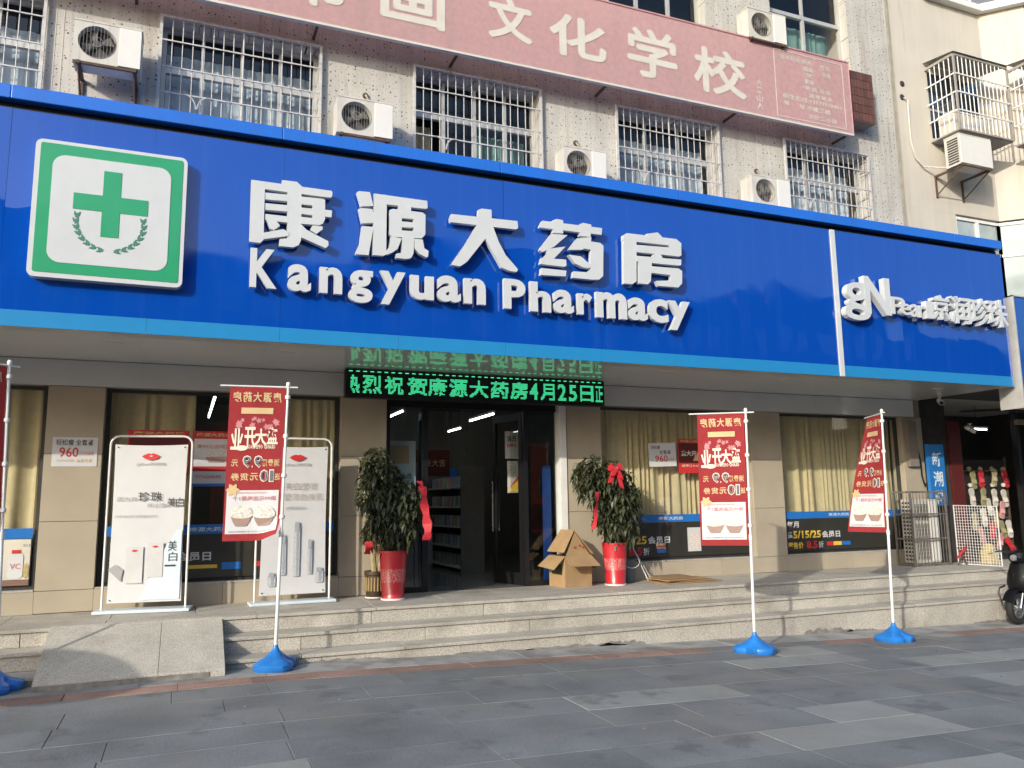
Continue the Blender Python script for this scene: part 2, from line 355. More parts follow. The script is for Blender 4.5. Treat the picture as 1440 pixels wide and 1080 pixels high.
def grid_wall(mb, xs, zs, holes, y0, y1):
    X = sorted(set(xs+[h[0] for h in holes]+[h[1] for h in holes])); Z = sorted(set(zs+[h[2] for h in holes]+[h[3] for h in holes]))
    for i in range(len(X)-1):
        for j in range(len(Z)-1):
            cx, cz = (X[i]+X[i+1])/2, (Z[j]+Z[j+1])/2
            if X[i] < min(xs) or X[i+1] > max(xs) or Z[j] < min(zs) or Z[j+1] > max(zs): continue
            if any(h[0] < cx < h[1] and h[2] < cz < h[3] for h in holes): continue
            mb.box(X[i], X[i+1], y0, y1, Z[j], Z[j+1])
    return mb
def zg(x, y=0):
    """height of the street surface: level before the ramp, falling gently along the steps"""
    if x < 1: return .09
    if x < 8: return .09-.028*(x-1)
    return -.106-.022*(x-8)
# ================================================================== GROUND, STEPS, RAMP
GX = [-70, -30, -12, -4, 1, 2, 4, 6, 8, 12, 16, 20]
def zclamp(x): return zg(min(x, 18))
street = structure('street')
b = MB(); xs = GX+[40, 80]
for i in range(len(xs)-1):
    a, c = xs[i], xs[i+1]
    b.quad((a, -60, zclamp(a)-.03), (c, -60, zclamp(c)-.03), (c, 8.3, zclamp(c)-.03), (a, 8.3, zclamp(a)-.03))
b.build('street_bed', M_street, street)
def slab(mb, x0, x1, y0, y1, dz=0, th=.05, g=.0018):
    x0 += g; x1 -= g; y0 += g; y1 -= g; c = .002
    def z(x): return zclamp(x)+dz
    v = [(x0, y0, z(x0)-th), (x1, y0, z(x1)-th), (x1, y1, z(x1)-th), (x0, y1, z(x0)-th),
         (x0, y0, z(x0)-.004), (x1, y0, z(x1)-.004), (x1, y1, z(x1)-.004), (x0, y1, z(x0)-.004),
         (x0+c, y0+c, z(x0)), (x1-c, y0+c, z(x1)), (x1-c, y1-c, z(x1)), (x0+c, y1-c, z(x0))]
    f = [(8, 9, 10, 11)]
    for k in range(4):
        j = (k+1) % 4; f += [(k, j, 4+j, 4+k), (4+k, 4+j, 8+j, 8+k)]
    return mb.add(v, f)
pale = {(-.2, 2), (.75, 2)}
rng = random.Random(3)
y = 7.5; row = 0; nsl = 0
while y > 2.9:
    d = .46; xa = -2.6 + (1.9 if y < 5.5 else 0) + (.375 if row % 2 else 0); xb = 12.5 if y > 6.6 else 9.5 if y > 5.5 else 7.5
    if y > 6.9: xb = 15
    x = xa
    while x < xb:
        w = rng.choice([.75, 1.1, 1.1, 1.5])
        lite = rng.random() < .17
        slab(MB(), x, x+w, y-d, y, rng.uniform(-.002, .002)).build('paving_slab', M_slab_light if lite else M_slab, street)
        x += w; nsl += 1
    y -= d; row += 1
gut = structure('gutter')
x = -3.2
while x < 15:
    w = rng.uniform(.9, 1.5)
    slab(MB(), x, x+w, 7.78, 8.225, rng.uniform(-.003, .003)).build('gutter_slab', M_gutter, gut); x += w
strip = structure('brick_edging')
x = -3.2
while x < 15:
    w = rng.uniform(.5, .9) if x < 5.4 else rng.uniform(.8, 1.3)
    slab(MB(), x, x+w, 7.5, 7.78, rng.uniform(-.003, .003)).build('edging_slab', M_red_strip if x < 5.2 or rng.random() < .25 else M_gutter if rng.random() < .6 else M_slab, strip); x += w

steps = structure('steps')
def run(y0, y1, z0, z1, name, m, lo, hi, xa=-6, xb=17, gap=.003):
    x = xa
    while x < xb:
        w = min(rng.uniform(lo, hi), xb-x)
        dz = rng.uniform(-.0015, .0015)
        MB().bbox(x+gap, x+w-gap, y0, y1, z0+dz, z1+dz, .004).build(name, m, steps); x += w
DECK = .5
for k, (yn, zt) in enumerate(((8.785, .5), (8.505, .335), (8.225, .17))):
    run(yn-.018, yn+(.36 if k == 0 else .30), zt-.032, zt, 'tread_slab', M_granite, 1.0, 1.9)
    if k < 2: run(yn+.004, yn+.06, zt-.165+.001, zt-.034, 'riser_slab', M_granite_side, 1.1, 2.1)
    else:
        x = -6
        while x < 17:
            w = rng.uniform(1.1, 2.0)
            MB().bbox(x+.003, x+w-.003, yn+.004, yn+.06, zclamp(x+w)-.06, zt-.034, .003).build('riser_slab', M_granite_side, steps); x += w
run(9.148, 9.94, .468, .4995, 'deck_slab', M_granite, .8, 1.0)
b = MB().box(-6, 17, 8.9, 10.0, -.3, .46).box(-6, 17, 8.57, 8.9, -.3, .30).box(-6, 17, 8.29, 8.57, -.3, .13)
b.build('step_core', M_granite_side, steps)

ramp = structure('ramp')
def ramp_piece(x0, x1):
    p = [(8.81, .506), (7.95, .155), (7.944, .148), (7.94, .04), (8.81, .04)]
    n = len(p); g = .002
    v = [(x0+g, yy, z) for yy, z in p]+[(x1-g, yy, z) for yy, z in p]
    return MB().add(v, [tuple(range(n)), tuple(range(n, 2*n))[::-1]]+[(i, (i+1) % n, n+(i+1) % n, n+i) for i in range(n)])
for a, c in ((-1.08, -.12), (-.12, .437)): ramp_piece(a, c).build('ramp_slab', M_granite, ramp)
MB().box(-1.078, .3, 7.934, 7.942, .085, .135).build('damp_edge', M_stain, ramp)
sr = random.Random(9)
for (xa, xb, h) in ((1.2, 2.0, .05), (2.7, 3.6, .045), (3.5, 4.75, .07), (4.4, 5.0, .10), (7.3, 8.1, .13), (8.0, 8.5, .06), (10.3, 11.4, .06)):
    n = 16; top = [(xa+(xb-xa)*i/n, zclamp(xa+(xb-xa)*i/n)+.004+h*.62*(.3+.7*sr.random())*math.sin(math.pi*(i+.3)/(n+.6))**.5) for i in range(n+1)]
    poly = [(xa, zclamp(xa)-.01)]+top+[(xb, zclamp(xb)-.01)]
    MB().add([(x, 8.2275, z) for x, z in poly], [tuple(range(len(poly)))]).build('stain', M_stain, steps)
b = MB()
for k in range(46):
    x, y = sr.uniform(-1, 10), sr.uniform(4.2, 8.1); z = zclamp(x)+.004; r_ = sr.uniform(.006, .022); a = sr.uniform(0, 3)
    b.add([(x+r_*math.cos(a+q)*sr.uniform(.5, 1.2), y+r_*math.sin(a+q)*sr.uniform(.4, 1), z+sr.uniform(0, .012)) for q in (0, 1.4, 3, 4.5)], [(0, 1, 2, 3)])
o = b.build('litter', [mat('litter_pale', (.35, .33, .28), .9), mat('litter_dark', (.05, .045, .04), .9)]); o['kind'] = 'stuff'; o['label'] = 'small scraps and leaves scattered on the paving'
for i, p in enumerate(o.data.polygons): p.material_index = i % 2
# ================================================================== PHARMACY BUILDING
YW = 9.94
bld = thing('pharmacy_building', (5, 10, .5), 'dotted cream building with the blue pharmacy sign across its ground floor', 'building')
W2 = [(-3.6, -1.70), (-.45, 1.43), (2.71, 4.57), (5.85, 7.68), (9.04, 10.85)]
holes = [(a, c, 5.7, 7.49) for a, c in W2]
W3 = [(-3.6, -1.7), (-.45, 1.43), (2.71, 4.57), (5.80, 7.60), (8.95, 10.68)]
holes += [(a, c, 9.02, 10.95) for a, c in W3]
grid_wall(MB(), [-9, 11.63], [3.23, 13.0], holes, YW, YW+.24).build('wall', M_wall, bld)
b = MB().box(11.39, 11.63, YW+.245, 17, .0, 13.0).box(-9, 11.38, 16.8, 17, 0, 13).box(-9, -8.8, 10.2, 16.8, 0, 13).box(-9, 11.63, 10.2, 17, 13.01, 13.2)
b.build('rear_wall', M_cream, bld)
MB().box(-8.7, 11.3, 10.25, 16.7, 5.2, 5.4).box(-8.7, 11.3, 10.25, 16.7, 8.3, 8.5).box(-8.7, 11.3, 11.6, 11.7, 5.42, 8.28).box(-8.7, 11.3, 11.6, 11.7, 8.52, 12.9).build('upper_floor', M_roomdark, bld)
# upright joints in the render
for x in (-1.58, -1.50, 5.02, 5.1, 8.5, 10.97):
    MB().box(x-.006, x+.006, YW-.004, YW-.001, 5.3, 9.0).build('wall_joint', M_cream, bld)
def upper_window(x0, x1, z0, z1, zt, n, style, wi):
    """aluminium window: frame > panes; curtain behind"""
    y = YW+.16; f = .05
    b = MB().box(x0, x1, y, y+.06, z1-f, z1).box(x0, x1, y, y+.06, z0, z0+f).box(x0, x0+f, y, y+.06, z0+f, z1-f).box(x1-f, x1, y, y+.06, z0+f, z1-f)
    b.box(x0+f, x1-f, y-.005, y+.055, zt-.035, zt+.035)
    for k in range(1, n):
        xx = x0+(x1-x0)*k/n; b.box(xx-.025, xx+.025, y-.003, y+.05, z0+f, zt-.035).box(xx-.02, xx+.02, y, y+.05, zt+.035, z1-f)
    w = b.build('window', M_alu, bld)
    for k in range(n):
        a = x0+(x1-x0)*k/n+.028; c = x0+(x1-x0)*(k+1)/n-.028
        for (p, q) in ((z0+f, zt-.036), (zt+.036, z1-f)):
            if style == 2 and k == 0 and p < zt-.5 : continue
            MB().quad((a, y+.03, p), (c, y+.03, p), (c, y+.03, q), (a, y+.03, q)).build('pane', M_glass, w)
    return w
for i, (a, c) in enumerate(W2):
    upper_window(a, c, 5.7, 7.49, 6.93, 4 if i < 3 else 3, 2 if i == 2 else 1, i)
for i, (a, c) in enumerate(W3):
    upper_window(a, c, 9.02, 10.95, 10.0, 2 if i == 4 else 3, 1, i)
# curtains behind upper windows
def curtain(x0, x1, z0, z1, y, m, label, group=None, amp=.035, pitch=.16):
    n = max(8, int((x1-x0)/.016)); v = []; r = random.Random(x0); dx = (x1-x0)/n
    ph = [0.]; am = [1.]; cur = pitch; ca = 1.
    for i in range(n):                       # folds of uneven width and depth
        if i % 7 == 0: cur = pitch*r.choice((.55, .7, .9, 1.1, 1.6, 2.3)); ca = r.uniform(.35, 1.35)
        ph.append(ph[-1]+2*math.pi*dx/cur); am.append(am[-1]+(ca-am[-1])*.25)
    for zi, z in enumerate((z1, z1-.25*(z1-z0), (z0+z1)/2, z0)):
        for i in range(n+1):
            t = zi/3; x = x0+dx*i
            v.append((x+.012*t*math.sin(ph[i]*.31+1.7*zi), y+amp*am[i]*(.5+.5*t)*math.sin(ph[i]+.5*t*math.sin(i*.05+x0))+.012*math.sin(x*2.1+x0), z))
    f = [(j*(n+1)+i, j*(n+1)+i+1, (j+1)*(n+1)+i+1, (j+1)*(n+1)+i) for j in range(3) for i in range(n)]
    o = MB().add(v, f).build('curtain', m, None, True); tag(o, label, 'curtain', group); return o
curtain(-3.5, -1.8, 5.75, 7.22, 10.32, M_bluecur, 'grey blue curtain behind the barred window at the left end of the upper storey')
curtain(-.4, 1.38, 5.75, 7.25, 10.32, M_bluecur, 'grey blue curtain behind the barred window left of the round window fan')
curtain(2.75, 3.05, 5.75, 6.88, 10.34, M_curtain, 'narrow tan curtain in the open half of the barred window above the white letters')
curtain(3.7, 4.5, 5.75, 6.88, 10.34, M_teal, 'green curtain behind the barred window above the white letters')
curtain(5.9, 7.62, 5.75, 7.22, 10.32, M_bluecur, 'grey blue curtain behind the barred window between two air conditioners')
curtain(9.1, 10.8, 5.75, 7.25, 10.32, M_bluecur, 'pale blue curtain behind the barred window nearest the cream building')
curtain(9.0, 10.6, 9.05, 9.95, 10.36, M_teal, 'dark green curtain low in the window above the pink board')
# white grilles in front of second floor windows
def bar_mesh(z0, z1): return MB().tube((0, 0, z0), (0, 0, z1), .0095, 6)
for i, (x0, x1) in enumerate(W2):
    y = YW-.05; z0, z1 = 5.62, 7.50
    fr = MB().box(x0-.03, x0+.005, y-.018, y+.018, z0, z1).box(x1-.005, x1+.03, y-.018, y+.018, z0, z1).box(x0-.03, x1+.03, y-.02, y+.02, z1, z1+.03).box(x0-.03, x1+.03, y-.02, y+.02, z0-.03, z0)
    g = fr.build('window_grille', M_grille, bld)
    n = 16; me = None
    for k in range(1, n):
        xx = x0+(x1-x0)*k/n
        o = MB().tube((xx, y, z0), (xx, y, z1), 0.0065 if k != 8 else .012, 6).build('bar', M_grille, g, True)
    for z in (5.9, 6.2, 6.53, 6.86, 7.20):
        MB().box(x0, x1, y-.024, y-.012, z-.008, z+.008).build('cross_bar', M_grille, g)
    for cx in (x0+.42, ):
        for s in (-1, 1):
            pts = [(cx+s*(.008+.13*(1-math.cos(t))), y-.03, 6.36+.17*math.sin(t)) for t in [q*.26 for q in range(8)]]
            MB().path(pts, .008, 5).build('scroll', M_grille, g, True)
# spandrel with brown tiles behind the pink board
MB().box(9.6, 10.86, 9.672, 9.935, 7.99, 8.90).build('spandrel', M_brgrout, bld)
sp = bpy.data.objects['spandrel']
for r in range(6):
    for c in range(11):
        xa = 10.86-(c+1)*.0735; za = 7.995+r*.151
        MB().box(xa+.003, xa+.0705, 9.66, 9.674, za+.004, za+.147).build('tile', M_brown, sp)
    for c in range(3):
        MB().box(10.858, 10.872, 9.68+c*.085, 9.68+c*.085+.079, 7.999+r*.151, 8.142+r*.151).build('tile', M_brown, sp)
# ---- ground floor front
PIL = [(-1.39, -.83), (1.80, 2.37), (4.90, 5.44), (8.03, 8.61), (11.17, 11.63)]
WIN = [(-4.2, -1.39), (-.83, 1.80), (5.44, 8.03), (8.61, 11.17)]
ZR = [.503, .735, 1.46, 2.19, 2.935]
for a, c in PIL:
    p = MB().box(a+.004, c-.004, YW+.018, YW+.245, .48, 3.22).build('pillar', M_grout, bld)
    for k in range(4):
        MB().bbox(a, c, YW, YW+.05, ZR[k]+.0025, ZR[k+1]-.0025, .003).build('tile', M_tile, p)
        for s in (a, c):   # reveal tiles
            MB().bbox(s-.006 if s == a else s-.012, s+.012 if s == a else s+.006, YW+.052, YW+.24, ZR[k]+.003, ZR[k+1]-.003, .002).build('tile', M_tile, p)
for a, c in WIN:
    p = MB().box(a+.01, c-.01, YW+.018, YW+.2, .48, .728).build('sill_wall', M_grout, bld)
    n = round((c-a)/.66); w = (c-a)/n
    for k in range(n):
        MB().bbox(a+k*w+.002, a+(k+1)*w-.002, YW, YW+.017, .5005, .731, .002).build('tile', M_tile, p)
    MB().bbox(a+.008, c-.008, YW-.006, YW+.18, .732, .752, .004).build('window_sill', M_granite, bld)
    f = .035; y = YW+.09
    b = MB().box(a+.014, a+.014+f, y, y+.05, .753, 2.93).box(c-.014-f, c-.014, y, y+.05, .753, 2.93).box(a+.05, c-.05, y, y+.05, 2.895, 2.93).box(a+.05, c-.05, y, y+.05, .753, .79)
    if c-a > 2.6: pass
    wdw = b.build('shop_window', M_dgrey, bld)
    MB().quad((a+.05, y+.025, .79), (c-.05, y+.025, .79), (c-.05, y+.025, 2.895), (a+.05, y+.025, 2.895)).build('pane', M_glass, wdw)
b = MB(); x = -9
while x < 11.4:
    c = min(x+1.22, 11.44)
    MB().box(x+.0005, c-.0005, YW-.03, YW+.2, 2.937, 3.222).build('header_panel', M_soffit, bld); x = c
x = -9
while x < 11.5:
    c = min(x+1.22, 11.59)
    MB().box(x+.0005, c-.0005, 8.215, YW+.2, 3.228, 3.25).build('soffit_panel', M_soffit, bld); x = c
# recessed downlights
for x in (-2.3, -.67, .99, 2.65, 4.3, 5.8, 7.65, 9.3, 10.6):
    o = MB().lathe((x, 8.72, 3.228), [(.055, .004), (.055, -.004), (.075, -.004), (.078, 0)], 20).lathe((x, 8.72, 3.224), [(0, 0), (.054, .0)], 20).build('downlight', M_alu, bld)
# door
door = MB().box(2.372, 2.43, YW+.05, YW+.12, .5, 2.93).box(2.86, 2.93, YW+.05, YW+.12, .5, 2.93).box(4.27, 4.33, YW+.05, YW+.12, .5, 2.93).box(2.43, 4.76, YW+.052, YW+.118, 2.83, 2.93).box(2.43, 2.86, YW+.06, YW+.11, .5, .56).box(4.33, 4.76, YW+.06, YW+.11, .5, .56).build('doorway', M_black, bld)
MB().quad((2.43, YW+.085, .56), (2.86, YW+.085, .56), (2.86, YW+.085, 2.83), (2.43, YW+.085, 2.83)).build('side_pane', M_dglass, door)
MB().quad((4.33, YW+.085, .56), (4.76, YW+.085, .56), (4.76, YW+.085, 2.83), (4.33, YW+.085, 2.83)).build('side_pane', M_dglass, door)
MB().bbox(4.785, 4.888, YW-.02, YW+.15, .5, 2.934, .006).build('door_post', M_white, bld)
def door_leaf(hx, hy, ang, w):
    d = Vector((math.cos(ang), math.sin(ang), 0)); n = Vector((-d.y, d.x, 0))
    def P(u, t, z): q = Vector((hx, hy, 0))+d*u+n*t; return (q.x, q.y, z)
    b = MB().box(0, .07, -.02, .02, .51, 2.82).box(w-.07, w, -.02, .02, .51, 2.82).box(.07, w-.07, -.02, .02, 2.72, 2.82).box(.07, w-.07, -.02, .02, .51, .66)
    o = b.map(P).build('door_leaf', M_black, bld)
    MB().quad((.07, 0, .66), (w-.07, 0, .66), (w-.07, 0, 2.72), (.07, 0, 2.72)).map(P).build('pane', M_dglass, o)
    MB().tube((w-.035, -.05, 1.2), (w-.035, -.05, 1.9), .016, 10).tube((w-.035, .05, 1.2), (w-.035, .05, 1.9), .016, 10).map(P).build('handle', M_chrome, o)
door_leaf(2.93, YW+.11, math.radians(82), .68); door_leaf(4.28, YW+.11, math.radians(103), .70)
# shop interior
b = MB().box(-8.8, 11.38, 9.945, 16.8, .40, .4985); b.build('shop_floor', M_floor, bld)
MB().box(-5, 11.37, 16.0, 16.2, .5, 3.6).box(-5, -4.8, 10.3, 16, .5, 3.6).box(11.2, 11.38, 10.3, 16, .5, 3.6).build('shop_wall', M_interior, bld)
MB().box(-5, 11.37, 10.19, 16.2, 3.5, 3.6).build('shop_ceiling', M_interior, bld)
for i, (x, y, q, where) in enumerate(((.36, 12.4, 1.3, 'in the dark curtain gap behind the left flag'), (3.12, 12.55, .55, 'nearest the left side pane of the doorway'), (3.2, 14.6, .4, 'farther back on the left'), (4.95, 11.3, .35, 'nearest the open right door'), (4.62, 12.6, .6, 'over the middle of the doorway'), (4.9, 14.9, .4, 'farther back on the right'))):
    o = thing('tube_light', (x, y, 3.2), 'white tube light inside the pharmacy '+where, 'light', 'tube lights inside the pharmacy')
    MB().box(x-.018, x+.018, y-q, y+q, 3.035, 3.07).build('housing', M_white, o); MB().tube((x, y-q+.02, 3.015), (x, y+q-.02, 3.015), .0115, 8).build('tube', M_tube, o)
    MB().tube((x, y-q*.7, 3.07), (x, y-q*.7, 3.5), .006, 5).tube((x, y+q*.7, 3.07), (x, y+q*.7, 3.5), .006, 5).build('hanger', M_dgrey, o)
# shelves with goods
def shelf(x, y, w, d, h, rz, label):
    t = thing('display_shelf', (x, y, .5), label, 'shelf')
    ca, sa = math.cos(rz), math.sin(rz)
    R = lambda u, v, z: (x+u*ca-v*sa, y+u*sa+v*ca, z)
    MB().box(-w/2, w/2, d/2-.02, d/2, .5, .5+h).map(R).build('back_panel', M_interior, t)
    for s in (-1, 1): MB().box(s*w/2-.02, s*w/2+.02, -d/2, d/2-.021, .5, .5+h).map(R).build('side_panel', M_interior, t)
    k = 5
    for j in range(k):
        z = .56+j*(h-.1)/k
        MB().box(-w/2+.021, w/2-.021, -d/2, d/2-.021, z, z+.025).map(R).build('shelf_board', M_white, t)
    return R, k
goods = [mat('pack_'+n, c, .4, var=.1) for n, c in (('white', (.62, .62, .6)), ('green', (.42, .52, .45)), ('blue', (.40, .47, .56)), ('amber', (.56, .48, .36)), ('red', (.52, .36, .33)))]
pk = [MB().bbox(-.06, .06, -.05, .05, 0, .17, .006).build('medicine_pack', g) for g in goods]
first = [True]*5
for sh, (x, y, rz, lab) in enumerate(((3.2, 12.6, math.radians(90), 'tall white shelf of medicine packs on the left inside the doorway'), (4.35, 13.3, math.radians(-90), 'tall white shelf of medicine packs on the right inside the doorway'), (4.0, 15.4, 0, 'wide shelf of packs against the back wall of the shop'))):
    R, k = shelf(x, y, 2.0, .4, 1.7, rz, lab)
    for j in range(k):
        for q in range(9):
            i = rng.randrange(5); p = R(-.85+q*.21+rng.uniform(-.02, .02), -.06, .587+j*1.6/k)
            o = pk[i] if first[i] else pk[i].copy()
            if not first[i]: col.objects.link(o)
            first[i] = False; o.location = p; o.rotation_euler.z = rz+rng.uniform(-.1, .1)
            tag(o, 'small '+('white', 'green', 'blue', 'amber', 'red')[i]+' medicine pack on the '+('lowest', 'second', 'middle', 'fourth', 'top')[j]+' board of the '+('left', 'right', 'back wall')[sh]+' shelf in the pharmacy', 'box', 'packs on the pharmacy shelves')
for k, (x, y, z, w_, h_, m, lab) in enumerate(((3.05, 12.2, 2.15, .40, .30, 'M_wp', 'pale framed notice hanging at the left inside the doorway'), (3.75, 12.6, 2.25, .62, .42, 'M_maroon', 'dark red hanging board in the middle of the doorway'), (4.55, 13.6, 2.0, .34, .42, 'M_posterblue', 'small blue hanging board deep inside the doorway'))):
    t = thing('hanging_board', (x, y, z), lab, 'board'); MB().box(x-w_/2, x+w_/2, y-.01, y+.01, z-h_/2, z+h_/2).build('board', globals()[m], t); MB().tube((x-w_*.4, y, z+h_/2), (x-w_*.4, y, 3.5), .004, 5).tube((x+w_*.4, y, z+h_/2), (x+w_*.4, y, 3.5), .004, 5).build('wire', M_dgrey, t)
    b = MB(); text_fit(b, ('会员中心', '开业大吉', '医保')[k], x-w_*.38, x+w_*.38, z-.06, z+.06, y-.013, .01); b.build('lettering', M_gold if k == 1 else M_grey_p if k == 0 else M_wp, t)
t = thing('shop_counter', (3.75, 14.2, .5), 'pale glass topped counter deep inside the doorway', 'counter')
MB().bbox(3.35, 4.2, 14.0, 14.6, .5, 1.35, .01).build('body', M_wp, t); MB().bbox(3.32, 4.23, 13.97, 14.63, 1.352, 1.38, .006).build('top', M_alu, t)
for k, (x, z, m) in enumerate(((3.5, 1.38, 2), (3.7, 1.38, 0), (3.95, 1.38, 3))):
    o = pk[m].copy(); col.objects.link(o); o.location = (x, 14.2, z); o.scale = (1.2, 1.2, 1.3); tag(o, ('blue', 'white', 'amber')[k]+' carton standing on the shop counter deep inside the doorway', 'box', 'cartons on the shop counter')
# curtains behind shop windows
for a, c, lab in ((-4.1, -1.45, 'tan curtain behind the glass left of the paper on the tiled pillar'), (-.78, .12, 'tan curtain left of the dark gap behind the two white stands'), (.50, 1.75, 'tan curtain right of the dark gap behind the two white stands'), (5.5, 7.98, 'tan curtain behind the window with the black poster beside the right plant'), (8.66, 11.12, 'tan curtain behind the window beside the caged cooling unit')):
    curtain(a, c, 1.2, 2.93, 10.16, M_curtain, lab, None, .03, .14)
MB().box(-4.15, 1.78, 10.22, 10.24, .75, 1.4).box(5.46, 11.15, 10.22, 10.24, .75, 1.4).build('window_backing', M_roomdark, bld)
# ================================================================== BLUE SIGN
YS = 8.2
sg = thing('pharmacy_sign', (5, YS+.2, 3.23), 'long blue shop sign with white letters and a green cross panel', 'sign')
def tilt_panel(x0, x1, z0, z1, y, m, name, amp=.003, parent=sg, th=.012):
    r = random.Random(round(x0*31+z0)); n = 6; k = 5; a = [r.uniform(-amp, amp) for _ in range(4)]; v = []
    for j in range(k+1):
        for i in range(n+1):
            u, w = i/n, j/k
            bow = .005*math.sin(math.pi*u)*math.sin(math.pi*w)*r.uniform(.85, 1.15)
            v.append((x0+(x1-x0)*u, y+(a[0]*(1-u)+a[1]*u)*(1-w)+(a[2]*(1-u)+a[3]*u)*w-bow, z0+(z1-z0)*w))
    f = [(j*(n+1)+i, j*(n+1)+i+1, (j+1)*(n+1)+i+1, (j+1)*(n+1)+i) for j in range(k) for i in range(n)]
    return MB().add(v, f).build(name, m, parent, True)
x = -6.5
edges = []
while x < 8.2: edges.append((x, min(x+1.225, 8.165))); x += 1.225
edges += [(8.25, 9.4), (9.4, 10.5), (10.5, 11.59)]
for a, c in edges:
    if c-a < .05: continue
    tilt_panel(a+.0007, c-.0007, 3.378, 5.285, YS, M_blue, 'blue_panel')
    MB().box(a+.001, c-.001, YS-.006, YS+.01, 3.226, 3.376).build('light_blue_strip', M_lblue, sg)
MB().box(8.17, 8.245, YS-.022, YS+.02, 3.224, 5.284).build('divider', M_letter, sg)
MB().box(-6.5, 11.59, YS+.02, YS+.06, 3.25, 5.3).build('backing', M_dark, sg)
MB().box(-6.5, 11.58, YS+.075, YS+.12, 5.27, 5.40).box(-6.5, 11.58, YS+.0, YS+.074, 5.286, 5.294).build('groove', M_dark, sg)
x = -6.5
while x < 11.55:
    c = min(x+2.44, 11.60)
    MB().bbox(x+.0015, c-.0015, YS-.03, YS+.26, 5.37, 5.505, .008).build('cap_rail', M_cap, sg); x = c
MB().box(-6.5, 11.59, YS+.262, YW-.01, 5.30, 5.33).box(11.575, 11.595, YS+.07, YW-.005, 3.255, 5.36).build('sign_roof', M_cap, sg)
